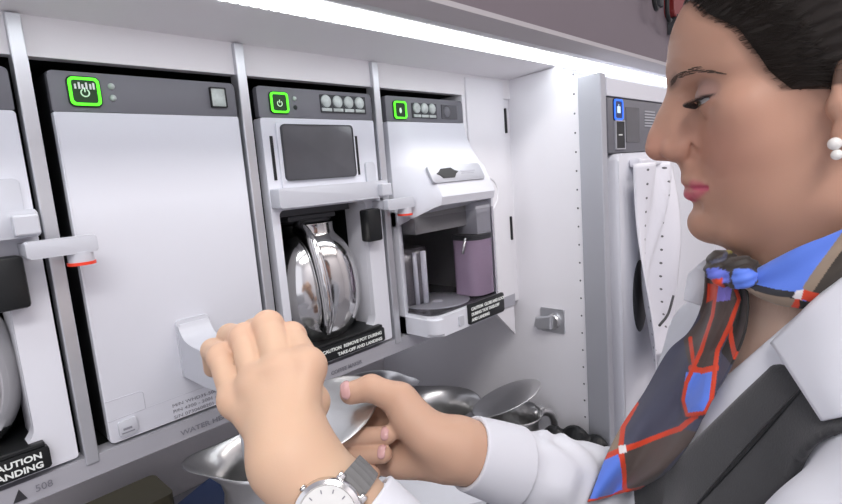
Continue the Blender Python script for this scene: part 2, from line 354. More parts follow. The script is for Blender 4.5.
# ------------------------------------------------------------------ coffee maker (first and third bay)
def coffee_maker(label, x0):
    t = thing('coffee_maker', label, 'coffee maker', (0,0,0), 'coffee makers in the galley row')
    cp = control_panel(t)
    lamp_button(cp, .0262, -.0172, .0175, 'btn', 'green').location.y = -.002
    for z, m_ in ((-.0115,'lens'),(-.0215,'soft')): dot(cp, .0475, z, .0024, m_).location.y = -.002
    b = NB(); prism(b, rpts(.083,.1545,-.0262,-.0045,.001), -.0028, -.0015); dp = obj('display', b, M['soft'], cp)
    for k in range(4):
        b = NB(); xx = .0915 + k*.0175
        lathe(b, [(0,-.0052),(.004,-.005),(.0068,-.0042),(.0078,-.0028)], 18, (xx,0,-.0125), axis='y'); obj('lens_button', b, M['lens'], dp, True)
        b = NB(); box(b, xx-.0075, xx+.0075, -.004, -.0026, -.0245, -.0205, .0006); obj('lens_slot', b, M['lens'], dp)
    # housing with an open niche for the pot
    b = NB()
    n = 6; out = rpts(0, W, -H, -HP, .003, n); inn = rpts(.0125, .1235, -.309, -.1365, (.004,.004,.012,.012), n)
    inn = rpts(.010, .138, -.3095, -.1375, (.003,.018,.006,.006), n)
    frame(b, out, inn, -.003, .012)
    fp = obj('front_panel', b, M['white'], t, angle=40)
    b = NB(); box(b, .003, W-.003, .012, .285, -.136, -.002); box(b, .1385, W-.003, .012, .285, -H+.002, -.136); box(b, .003, .0098, .012, .285, -H+.002, -.136)
    box(b, .0098, .1385, .012, .285, -H+.002, -.3105); box(b, .0098, .1385, .185, .285, -.3105, -.136); obj('niche', b, M['black'], t)
    # right cheek of the niche, moulded inwards
    b = NB(); box(b, .1378, .1395, .004, .040, -.309, -.138); obj('niche_cheek', b, M['white'], fp)
    # upper plate with screen and side slots
    b = NB(); prism(b, rpts(.017, .1285, -.115, -.0385, (.003,.003,.004,.004)), -.006, -.003, .001); up = obj('raised_plate', b, M['white'], t, angle=40)
    b = NB(); prism(b, rpts(.0215, .1240, -.1045, -.0415, .005), -.0085, -.006, .001); sc = obj('screen', b, M['screen'], up, angle=40)
    b = NB(); frame(b, rpts(.0212,.1243,-.1048,-.0412,.005), rpts(.0225,.1230,-.1035,-.0425,.0042), -.0089, -.006); obj('screen_rim', b, M['soft'], sc)
    for x in (.0105, .1325):
        b = NB(); box(b, x-.0018, x+.0018, -.0038, -.0028, -.103, -.054); obj('slot', b, M['black'], fp)
    b = NB(); prism(b, rpts(.1425,.1585,-.118,-.0875,(.001,.001,.004,.004)), -.0065, -.003, .001); obj('lock_plate', b, M['lever'], fp, angle=40)
    # wide brew lever
    b = NB(); prism(b, rpts(.001,.164,-.1345,-.1125,(.002,.003,.003,.002)), -.022, -.003, .002); lv = obj('brew_lever', b, M['lever'], t, angle=40)
    b = NB(); box(b, .146, .163, -.03, -.02, -.1325, -.1165, .0015); obj('lever_block', b, M['lever'], lv)
    # brew head and dark valve box over the pot
    b = NB(); box(b, .014, .122, .01, .12, -.146, -.137, .001); box(b, .03, .10, .012, .10, -.153, -.146, .002); obj('brew_head', b, M['soft'], t)
    b = NB(); box(b, .1265, .150, -.02, -.002, -.19, -.148, .003); vb = obj('valve_box', b, M['black'], t, angle=40)
    b = NB(); lathe(b, [(0,-.0235),(.004,-.0232),(.0045,-.02)], 12, (.1295,0,-.158), axis='y'); b.free()
    # base drawer with caution label
    b = NB(); prism(b, rpts(.012,.1445,-.327,-.3085,.002), -.011, -.003, .001); bs = obj('label_plate', b, M['black'], t, angle=40)
    b = NB(); box(b, .012, .1425, -.010, .18, -.3085, -.3045, .001); obj('drip_tray', b, M['black'], t)
    text('lettering', 'CAUTION' if x0 < 0 else 'CAUTION  REMOVE POT DURING', .139, -.3165, .0072 if x0 < 0 else .0058, M['whiteink'], bs, y=-.0113, align='RIGHT', sx=1.1, bold=.0002)
    text('lettering', 'TAKE-OFF AND LANDING', .139, -.3245, .0072 if x0 < 0 else .0058, M['whiteink'], bs, y=-.0113, align='RIGHT', sx=1.1, bold=.0002)
    # retention latch reaching over to the next bay
    b = NB(); prism(b, rpts(.150,.199,-.1515,-.1375,.002), -.034, -.024, .0015); lt = obj('retention_latch', b, M['lever'], t, angle=40)
    b = NB(); box(b, .150,.160,-.026,-.002,-.150,-.139,.001); obj('latch_arm', b, M['lever'], lt)
    b = NB(); lathe(b, [(0,.0),(.0095,.0),(.0095,-.0085),(0,-.0085)], 20, (.187,-.026,-.1505)); obj('latch_cap', b, M['lever'], lt, angle=40)
    b = NB(); lathe(b, [(0,.0),(.0105,.0),(.0105,-.0025),(0,-.0025)], 20, (.187,-.026,-.159)); obj('red_latch_tip', b, M['red'], lt, angle=40)
    t.location = (x0,0,0)
    return t
coffee_maker('white coffee maker cut off at the left edge of the row', -P)
coffee_maker('white coffee maker with grey screen and wide lever between water heater and espresso maker', P)

# chrome brewing pots in the niches (seated on the drip tray)
def brew_pot(label, x, y, z):
    t = thing('coffee_pot', label, 'coffee pot', (x,y,z), 'steel pots standing in the coffee makers'); t.scale = (1.05,1.05,1.0)
    prof = [(0,0),(.036,0),(.041,.003),(.050,.014),(.0572,.034),(.0595,.056),(.0582,.080),(.0535,.102),(.046,.118),(.0385,.128),(.035,.134),(.0345,.142),(.035,.146),(.0325,.146),(.031,.133),(.0,.130)]
    prof = [(float(p[0]), float(p[1])) for p in spline([np.array(q) for q in prof[:13]], 3)] + prof[13:]
    b = NB(); lathe(b, prof, 48); bd = obj('pot_body', b, M['chrome'], t, True)
    b = NB(); lathe(b, [(0,.002),(.036,.002),(.043,.012),(.0435,.015),(.0365,.004)], 40); b.free()
    b = NB(); pts = spline([(-.024,-.020,.141),(-.028,-.040,.136),(-.032,-.061,.119),(-.032,-.071,.085),(-.029,-.069,.045),(-.025,-.056,.022)], 6)
    tube(b, pts, .0062, 12, True, 1.9); obj('pot_handle', b, M['chrome'], t, True)
    b = NB(); lathe(b, [(.031,.147),(.033,.150),(.02,.156),(0,.157)], 30); obj('pot_lid', b, M['soft'], t, True)
    return t
p = brew_pot('polished steel coffee pot standing in the coffee maker left of the espresso maker', P+.0715, .042, -.3045)
p2 = brew_pot('polished steel coffee pot in the coffee maker at the left edge', -P+.080, .040, -.3045)

# ------------------------------------------------------------------ espresso maker (fourth bay)
em = thing('espresso_maker', 'white espresso maker with protruding hood and smoked drinks bay, rightmost of the row', 'espresso maker', (0,0,0))
cp = control_panel(em)
lamp_button(cp, .026, -.0185, .0185, 'btn', 'green', 'oval').location.y = -.002
b = NB(); prism(b, rpts(.050,.103,-.0285,-.0075,.001), -.0028, -.0015); dp = obj('display', b, M['soft'], cp)
for k in range(3):
    xx = .060 + k*.0165
    b = NB(); lathe(b, [(0,-.0052),(.004,-.005),(.0068,-.0042),(.0078,-.0028)], 18, (xx,0,-.0145), axis='y'); obj('lens_button', b, M['lens'], dp, True)
    b = NB(); box(b, xx-.0072, xx+.0072, -.004, -.0026, -.0275, -.0235, .0006); obj('lens_slot', b, M['lens'], dp)
b = NB(); prism(b, rpts(.114,.150,-.0285,-.0075,.001), -.003, -.0015); d2 = obj('display', b, M['screen'], cp)
b = NB(); lathe(b, [(0,-.0048),(.0045,-.0046),(.007,-.0038),(.008,-.003)], 18, (.126,0,-.018), axis='y'); obj('lens_button', b, M['panelgrey'], d2, True)
# hood: a wedge that leaves the wall under the panel and overhangs the bay
def hood():
    b = NB(); rows = []
    # depth at (z): front face; the left part sweeps back to the wall (chamfered left facet)
    zs = [(-.0345,.001,0.),(-.05,.004,.02),(-.075,.017,.035),(-.095,.033,.04),(-.1,.040,.04),(-.125,.052,.04),(-.141,.059,.04),(-.152,.056,.04)]
    for z, d, ch in zs:
        zl = z
        row = []
        for x, f in ((0.,0.),(.005,.14),(.015,.52),(.026,.88),(.034,1.),(.1,1.),(.150,1.),(.158,.97),(.163,.86),(.165,.6),(.165,0.)):
            row.append(b.verts.new((x, -.003 - d*f, z - (.026*(1-f) if (z < -.12 and x < .1) else 0))))
        rows.append(row)
    for r1, r2 in zip(rows, rows[1:]):
        for k in range(len(r1)-1): b.faces.new((r1[k], r1[k+1], r2[k+1], r2[k]))
    # underside and back
    back = [[b.verts.new((v.co.x, .01, v.co.z)) for v in (rows[0][0], rows[0][-1])], [b.verts.new((v.co.x, .01, v.co.z)) for v in (rows[-1][0], rows[-1][-1])]]
    b.faces.new(rows[0] + [back[0][1], back[0][0]]); b.faces.new(rows[-1] + [back[1][1], back[1][0]])
    b.faces.new([back[0][0], back[0][1], back[1][1], back[1][0]])
    b.faces.new([r[0] for r in rows] + [back[1][0], back[0][0]]); b.faces.new([r[-1] for r in rows] + [back[1][1], back[0][1]])
    return b
o = obj('hood', hood(), M['white'], em, angle=32)
# name plate lying on the sloping hood
sl = math.atan2(.012+.0, .025)
pl = bpy.data.objects.new('hood_plate', None)
b = NB(); prism(b, rpts(0,.116,-.026,0,.004), -.0012, .003, .0006); pl = obj('hood_plate', b, M['post'], em, angle=40); pl.location = (.026,-.0437,-.0985); pl.rotation_euler = (R(-26),0,0)
b = NB(); prism(b, [(.012,-.013),(.018,-.0105),(.024,-.006),(.046,-.005),(.053,-.0095),(.060,-.0115),(.053,-.015),(.047,-.0205),(.023,-.0205),(.018,-.0155)], -.002, .0); obj('hood_opening', b, M['black'], pl)
b = NB(); box(b, .066,.098,-.0017,-.0008,-.0125,-.0105); box(b, .066,.094,-.0017,-.0008,-.0155,-.0145); obj('plate_marks', b, M['seam'], pl)
# white left and right posts and base tray
b = NB(); prism(b, [(0,-H),(.008,-H),(.008,-.158),(0,-.158)], -.006, .012); obj('side_post', b, M['white'], em, angle=40)
b = NB(); prism(b, rpts(.1605,W,-.325,-.148,.001), -.05, .012, .0015); obj('side_post', b, M['white'], em, angle=40)
def plan(x0, x1, y1, yf, r, n=6):
    pts = [(x0, y1)]
    for k in range(n+1): a = R(180 + 90*k/n); pts.append((x0 + r + r*math.cos(a), yf + r + r*math.sin(a)))
    for k in range(n+1): a = R(270 + 90*k/n); pts.append((x1 - r*.5 + r*.5*math.cos(a), yf + r*.5 + r*.5*math.sin(a)))
    return pts + [(x1, y1)]
b = NB(); prism(b, plan(0,W,.012,-.064,.016), -H, -.303, axis='z')
bmesh.ops.bevel(b, geom=[e for e in b.edges if abs(e.verts[0].co.z-e.verts[1].co.z) < 1e-6 and e.verts[0].co.y < .01], offset=.004, segments=3, affect='EDGES')
base = obj('base', b, M['white'], em, angle=40)
b = NB(); prism(b, plan(.006,W-.006,.16,-.055,.016), -.303, -.300, axis='z'); dt = obj('drip_tray', b, M['screen'], em)
b = NB(); lathe(b, [(0,.0),(.05,.0),(.052,-.001),(.052,-.003)], 40, (.072,.0,-.2985)); obj('drip_grid', b, M['post'], dt, True)
b = NB(); lathe(b, [(0,.0012),(.007,.001),(.008,0)], 20, (.066,-.01,-.2985)); obj('drip_cap', b, M['tray'], dt, True)
b = NB(); prism(b, rpts(.068,.156,-.3285,-.2985,.003), -.0672, -.0635, .0008); lbp = obj('label_plate', b, M['black'], base, angle=40)
text('lettering', 'CAUTION  CLOSE AND LOCK', .0735, -.3085, .0062, M['whiteink'], lbp, y=-.0675, bold=.0003)
text('lettering', 'DURING TAXI TAKE-OFF', .0735, -.3165, .0062, M['whiteink'], lbp, y=-.0675, bold=.0003)
text('lettering', 'AND LANDING', .0735, -.3245, .0062, M['whiteink'], lbp, y=-.0675, bold=.0003)
b = NB(); prism(b, rpts(.047,.058,-.325,-.311,.0015), -.0658, -.0635, .0006); obj('badge', b, M['lever'], base)
b = NB(); box(b, .002, W-.002, .16, .285, -.303, -.002); box(b, .002, W-.002, .012, .16, -.15, -.002); box(b, .001, .005, .012, .16, -.303, -.15); box(b, .16, .164, .012, .16, -.303, -.15); obj('bay_lining', b, M['lining'], em)
b = NB(); box(b, .0, .0045, .004, .285, -H, -.303); b.free()
# upper dark apron under the hood
b = NB(); prism(b, [(.01,-.19),(.155,-.19),(.155,-.15),(.05,-.15),(.01,-.168)], -.03, .01); ap = obj('apron', b, M['lining'], em)
# smoked cover wrapping the bay
b = NB(); pts = plan(.0045,.1602,.0,-.0585,.018, 8)
for z0, z1 in ((-.300,-.165),):
    A = [b.verts.new((p[0],p[1],z0)) for p in pts]; B_ = [b.verts.new((p[0],p[1],z1)) for p in pts]
    q = [((p[0]-.08)*.985+.08, p[1]+.0015) for p in pts]
    Ai = [b.verts.new((p[0],p[1],z0)) for p in q]; Bi = [b.verts.new((p[0],p[1],z1)) for p in q]
    for k in range(len(pts)-1):
        b.faces.new((A[k],A[k+1],B_[k+1],B_[k])); b.faces.new((Ai[k],Bi[k],Bi[k+1],Ai[k+1]))
        b.faces.new((A[k],Ai[k],Ai[k+1],A[k+1])); b.faces.new((B_[k],B_[k+1],Bi[k+1],Bi[k]))
    b.faces.new((A[0],B_[0],Bi[0],Ai[0])); b.faces.new((A[-1],Ai[-1],Bi[-1],B_[-1]))
obj('smoked_cover', b, M['glass'], em, angle=40)
# tank, lilac milk canister with its grey lid arm, small spout
b = NB(); lathe(b, [(0,0),(.030,0),(.031,.004),(.031,.082),(.027,.084),(.026,.084)], 30, (.046,.03,-.298)); obj('water_tank', b, M['tank'], em, True)
b = NB(); tube(b, [(.05,-.002,-.298),(.05,-.002,-.22)], .0045, 10); tube(b, [(.035,-.0,-.298),(.035,0,-.22)], .003, 10); obj('tank_ribs', b, M['tray'], em, True)
cn = NB(); prism(cn, rpts(.107,.1595,-.0555,-.003,.018), -.297, -.212, axis='z'); can = obj('milk_canister', cn, M['lilac'], em, angle=50)
cn = NB(); prism(cn, rpts(.106,.160,-.056,-.002,.018), -.212, -.204, axis='z'); obj('canister_lid', cn, M['soft'], can, angle=50)
cn = NB(); prism(cn, [(-.050,-.204),(-.012,-.204),(-.006,-.153),(-.040,-.153),(-.050,-.162)], .122, .156, axis='x', bev=.002); obj('canister_arm', cn, M['post'], can, angle=40)
cn = NB(); tube(cn, [(.086,-.048,-.228),(.094,-.048,-.206)], .0022, 8); obj('milk_spout', cn, M['chrome'], em, True)
em.location = (2*P,0,0)

# ------------------------------------------------------------------ partition latch
t = thing('turn_latch', 'small steel quarter-turn latch on the white riveted partition', 'latch', (XS,-.066,-.382))
b = NB(); prism(b, rpts(-.0235,.0235,-.022,.022,.003), -.003, 0, .001, axis='x'); obj('latch_plate', b, M['alu'], t)
b = NB(); lathe(b, [(0,0),(.013,0),(.013,.006),(.011,.008),(0,.008)], 24); o = obj('latch_hub', b, M['steel'], t, angle=40); o.rotation_euler = (0,R(-90),0); o.location = (-.003,-.004,0)
b = NB(); prism(b, [(-.006,.012),(.026,.006),(.029,-.008),(.022,-.016),(-.004,-.012)], -.018, -.011, .002, axis='x'); obj('latch_lever', b, M['alu'], t)

# ------------------------------------------------------------------ second bay: oven with blue button
ov = thing('oven', 'white oven with blue lit button and dark control panel beyond the partition', 'oven', (.7005,-.167,0))
b = NB(); box(b, .004, .56, .01, .3, -.72, -.004); obj('housing', b, M['white'], ov)
b = NB(); prism(b, rpts(0,.56,-.098,-.012,.002), -.002, .01, .001); cp = obj('control_panel', b, M['panelgrey'], ov, angle=40)
lamp_button(cp, .037, -.030, .026, 'bluecore', 'blue', 'bar').location.y = -.002
b = NB(); prism(b, rpts(.024,.058,-.092,-.048,.001), -.004, -.002); sw = obj('rocker_switch', b, M['black'], cp)
b = NB(); box(b, .034,.046,-.0055,-.0038,-.071,-.069); obj('switch_mark', b, M['whiteink'], sw)
b = NB(); frame(b, rpts(.0228,.0592,-.0932,-.0468,.001), rpts(.0245,.0575,-.0915,-.0485,.001), -.005, -.002); obj('switch_bezel', b, M['post'], sw)
b = NB(); prism(b, rpts(.068,.125,-.082,-.024,.002), -.003, -.002); obj('display', b, M['screen'], cp)
b = NB()
for k in range(6): box(b, .15,.20,-.0032,-.0019,-.055+k*.005,-.0525+k*.005)
obj('vent_slots', b, M['post'], cp)
b = NB(); prism(b, rpts(.012,.56,-.72,-.1,(.004,.004,.012,.012)), -.012, .01, .006); odr = obj('oven_door', b, M['white'], ov, angle=40)
b = NB(); lathe(b, [(0,-.0135),(.058,-.0135),(.064,-.0125),(.066,-.011)], 40, (0,0,0), axis='y'); fp = obj('finger_pull', b, M['soft'], odr, angle=40); fp.location = (.090,0,-.35); fp.scale = (.5,1,1)
b = NB(); box(b, -.0005,.56,-.002,.01,-.0095,.018,.001); obj('top_frame', b, M['white'], ov)
# hanging perforated sheet
def sheet():
    b = NB(); n, m_ = 26, 46; g = []
    for j in range(m_+1):
        v = j/m_; row = []
        xl = .026 + .004*v + .006*math.sin(v*5); wd = .155 - .02*math.sin(v*3.1) + .05*max(0, v-.55)
        for i in range(n+1):
            u = i/n
            y = -.030 - .012*math.sin(u*7 + v*2.2) - .010*math.sin(u*3.2 - v*5) - .012*v
            fold = math.exp(-((u - (.80 - .55*v))/.06)**2) * (1-v)*.02
            z = -.118 - .345*v + .012*math.sin(u*4)*v - .02*u*v
            row.append(b.verts.new((xl + wd*u, y - fold, z)))
        g.append(row)
    uv = b.loops.layers.uv.new('UVMap')
    for j in range(m_):
        for i in range(n):
            f = b.faces.new((g[j][i], g[j][i+1], g[j+1][i+1], g[j+1][i]))
            for l, (a, c) in zip(f.loops, ((i,j),(i+1,j),(i+1,j+1),(i,j+1))): l[uv].uv = (a/n, c/m_)
    return b
def sheet_mat():
    m = M['paper']; nt = m.node_tree; bs = nt.nodes['Principled BSDF']
    uvn = nt.nodes.new('ShaderNodeUVMap')
    mp = nt.nodes.new('ShaderNodeMapping'); mp.inputs['Scale'].default_value = (3.4, 15, 1); nt.links.new(uvn.outputs[0], mp.inputs[0])
    fr = nt.nodes.new('ShaderNodeVectorMath'); fr.operation = 'FRACTION'; nt.links.new(mp.outputs[0], fr.inputs[0])
    sb = nt.nodes.new('ShaderNodeVectorMath'); sb.operation = 'SUBTRACT'; sb.inputs[1].default_value = (.5,.5,0); nt.links.new(fr.outputs[0], sb.inputs[0])
    ml = nt.nodes.new('ShaderNodeVectorMath'); ml.operation = 'MULTIPLY'; ml.inputs[1].default_value = (1.5,1,0); nt.links.new(sb.outputs[0], ml.inputs[0])
    ln = nt.nodes.new('ShaderNodeVectorMath'); ln.operation = 'LENGTH'; nt.links.new(ml.outputs[0], ln.inputs[0])
    lt = nt.nodes.new('ShaderNodeMath'); lt.operation = 'LESS_THAN'; lt.inputs[1].default_value = .085; nt.links.new(ln.outputs['Value'], lt.inputs[0])
    mx = nt.nodes.new('ShaderNodeMix'); mx.data_type = 'RGBA'; mx.inputs[6].default_value = (.76,.76,.82,1); mx.inputs[7].default_value = (.12,.12,.13,1)
    nt.links.new(lt.outputs[0], mx.inputs[0]); nt.links.new(mx.outputs[2], bs.inputs['Base Color'])
sheet_mat()
sh = thing('perforated_sheet', 'crumpled white perforated plastic sheet hanging on the oven door', 'sheet', (.7005,-.167,0))
o = obj('sheet', sheet(), M['paper'], sh, True); sm = o.modifiers.new('s', 'SOLIDIFY'); sm.thickness = .0012
b = NB(); tube(b, spline([(.045,-.060,-.385),(.075,-.064,-.372),(.12,-.058,-.352)], 8), .0022, 8); obj('dark_band', b, M['soft'], sh, True)
b = NB(); box(b, .050,.20,-.034,-.0126,-.124,-.110,.004); obj('header_strip', b, M['paper'], sh)
# ------------------------------------------------------------------ steel servers: one held under the spout, others in the cavity
def server(label, loc, rz=0, lid_open=70, s=1., group=None, lidr=.040):
    """open steel jug: spout towards -X of its own axes, lid hinge and handle towards +X; origin at the base"""
    t = thing('steel_jug', label, 'jug', loc, group); t.rotation_euler = (0,0,rz); t.scale = (s,s,s)
    def mod(a, r, z):
        k = max(0, (z-.088)/.030); q = math.exp(-((abs(a-math.pi))/.42)**2)
        return r + .026*k*k*q, z + .002*k*q
    outer = [(0,0),(.045,0),(.050,.003),(.052,.012),(.052,.05),(.0505,.07),(.0485,.085),(.0495,.098),(.054,.110),(.059,.118)]
    inner = [(.0575,.1175),(.052,.109),(.0475,.097),(.0465,.085),(.050,.05),(.050,.012),(.046,.004),(0,.003)]
    b = NB(); lathe(b, outer + inner, 56, mod=mod); obj('jug_body', b, M['steel'], t, True)
    b = NB(); tube(b, spline([(.046,0,.100),(.062,0,.104),(.082,0,.098),(.092,0,.078),(.090,0,.045),(.078,0,.022),(.050,0,.016)], 6), .0052, 10, True, 1.7); obj('jug_handle', b, M['steel'], t, True)
    b = NB(); box(b, .053,.066,-.012,.012,.112,.119,.002); obj('hinge', b, M['steel'], t)
    if lid_open is not None:
        L_ = NB(); lathe(L_, [(0,.004),(.02,.0035),(lidr*.8,.002),(lidr,.0),(lidr+.0006,-.001),(lidr*.8,.0008),(0,.0028)], 40, (-lidr-.002,0,0))
        o = obj('lid', L_, M['steel'], t, True); o.location = (.059,0,.118); o.rotation_euler = (0,R(lid_open),0)
        tb = NB(); prism(tb, [(-.004,-.010),(.012,-.009),(.020,-.005),(.020,.005),(.012,.009),(-.004,.010)], -.001, .0015, axis='z'); obj('thumb_tab', tb, M['steel'], o)
    return t
held = server('steel jug with open lid held by its handle under the water spout', (.1262,-.056,-.493), R(-32), None, 1.0)
cav = 'steel jugs in the cavity under the shelf'
j1 = server('open steel jug in the cavity, nearest of the jugs behind her wrist', (.485,.04,-.632), R(-90), None, 1.22, group=cav)
j2 = server('steel jug with raised flat lid in the cavity beside the partition', (.60,-.03,-.632), R(-30), None, .86, group=cav)
j3 = server('steel jug standing deepest in the cavity behind the open jug', (.50,.225,-.632), R(120), None, 1.12, group=cav)
# black oven glove by the partition, white tray, bagged packets
b = NB()
for c, r, sc in (((0,0,.02),.03,(1.0,1.,.6)), ((.012,-.03,.022),.022,(1.,1.1,.7)), ((-.012,.035,.024),.022,(1,1.1,.8)), ((0,.0,.035),.016,(.9,1.4,.6))): sphere(b, c, r, 20, sc)
o = obj('cloth', b, M['black'], None, True, (.654,-.118,-.632)); tag(o, 'crumpled black cloth against the riveted partition just behind her sleeve', 'cloth')
o.modifiers.new('r','REMESH').voxel_size = .004; o.scale = (1.,1.,1.75); o.scale.x = .9
b = NB(); prism(b, rpts(-.07,.07,-.05,.05,.015), 0, .05, .004, axis='z'); o = obj('white_box', b, M['tray'], None, False, (.345,-.06,-.632), 40); tag(o, 'white plastic box on the worktop below her hands', 'box')
o.rotation_euler = (0,0,R(-35)); o.scale = (1,1,2.0)
b = NB(); prism(b, rpts(-.055,.055,-.04,.04,.008), 0, .07, .006, axis='z'); o = obj('blue_packet', b, M['packetblue'], None, False, (.16,.22,-.632), 40); tag(o, 'dark blue packet on the dark worktop under the water heater', 'packet')
o.rotation_euler = (0,0,R(25))
b = NB(); prism(b, rpts(-.06,.06,-.04,.04,.01), 0, .10, .01, axis='z'); o = obj('olive_packet', b, M['packetolive'], None, False, (.06,.27,-.632), 40); tag(o, 'dull olive packet at the back of the worktop under the shelf', 'packet')
b = NB()
for k in range(9):
    a = k*.7; sphere(b, (.05*math.cos(a)*(k%3)/2,.04*math.sin(a), .04+.012*(k%4)), .045, 16, (1.2,.9,.8))
o = obj('plastic_bag', b, M['bag'], None, True, (.235,.12,-.632)); o.modifiers.new('r','REMESH').voxel_size = .006; tag(o, 'dark crumpled plastic bag beside the jug under the shelf', 'bag')

# ------------------------------------------------------------------ light
def area(name, loc, rot, size, energy, col, sy=None):
    l = bpy.data.lights.new(name, 'AREA'); l.energy = energy; l.color = col; l.size = size
    if sy: l.shape = 'RECTANGLE'; l.size_y = sy
    o = bpy.data.objects.new(name, l); o.location = loc; o.rotation_euler = [R(a) for a in rot]; COL.objects.link(o); return o
area('cabin_ceiling_light', (-.6,-1.15,.98), (0,0,0), 1.4, 24, (1.,.97,.96), .35)
area('cabin_ceiling_light', (1.3,-1.15,.98), (0,0,0), 1.4, 15, (1.,.94,.90), .35)
w = bpy.data.worlds.new('cabin_air'); scene.world = w; w.use_nodes = True
w.node_tree.nodes['Background'].inputs[0].default_value = (.86,.86,.95,1); w.node_tree.nodes['Background'].inputs[1].default_value = 1.12
scene.view_settings.view_transform = 'Standard'; scene.view_settings.look = 'None'; scene.view_settings.gamma = 1; scene.view_settings.use_curve_mapping = False
scene.view_settings.exposure = 0.17
# ------------------------------------------------------------------ distance-field modelling of the person (all in millimetres)
CAM = np.array([-.1193, -.5292, -.1108])
def _camaxes():
    y, t, r = R(46.054), R(8.246), R(-4.506)
    fw = np.array([math.sin(y)*math.cos(t), math.cos(y)*math.cos(t), -math.sin(t)]); rt = np.array([math.cos(y), -math.sin(y), 0.]); up = np.cross(rt, fw)
    return fw, rt*math.cos(r)+up*math.sin(r), -rt*math.sin(r)+up*math.cos(r)
FW, RT, UP = _camaxes()
def ray(x, y): return FW + RT*(x-421)/523 - UP*(y-252)/523
def pt(x, y, s): return (CAM + ray(x, y)*s)*1000          # a point seen at (x, y) at depth s metres
def smin(a, b, k):
    if k <= 0: return np.minimum(a, b)
    h = np.maximum(k - np.abs(a-b), 0)/k; return np.minimum(a, b) - h*h*k*.25
def smax(a, b, k): return -smin(-a, -b, k)
def ell(p, c, r):
    q = (p - np.array(c, np.float32)); r = np.array(r, np.float32)
    k0 = np.sqrt(((q/r)**2).sum(-1)); k1 = np.sqrt(((q/(r*r))**2).sum(-1)) + 1e-9
    return np.where(k0 < .2, -min(r)*(1-k0), k0*(k0-1)/k1)
def sph(p, c, r): return np.sqrt(((p - np.array(c, np.float32))**2).sum(-1)) - r
def cap(p, a, b, ra, rb):
    a = np.array(a, np.float32); b = np.array(b, np.float32); d = b - a
    t = np.clip(((p - a) @ d)/max(d @ d, 1e-6), 0, 1)
    return np.sqrt(((p - a - t[..., None]*d)**2).sum(-1)) - (ra + (rb-ra)*t)
def chain(p, pts, rad, k=4):
    d = None
    for i in range(len(pts)-1):
        c = cap(p, pts[i], pts[i+1], rad[i], rad[i+1]); d = c if d is None else smin(d, c, k)
    return d
_W = rng.normal(size=(24,3)); _W /= np.linalg.norm(_W, axis=1)[:, None]; _PH = rng.uniform(0, 6.28, 24)
def wav(p, scale, n=8, o=0):
    v = 0
    for i in range(o, o+n): v = v + np.sin((p @ (_W[i]*6.283/scale).astype(np.float32)) * (1+.3*(i-o)/n) + _PH[i])
    return v/math.sqrt(n)
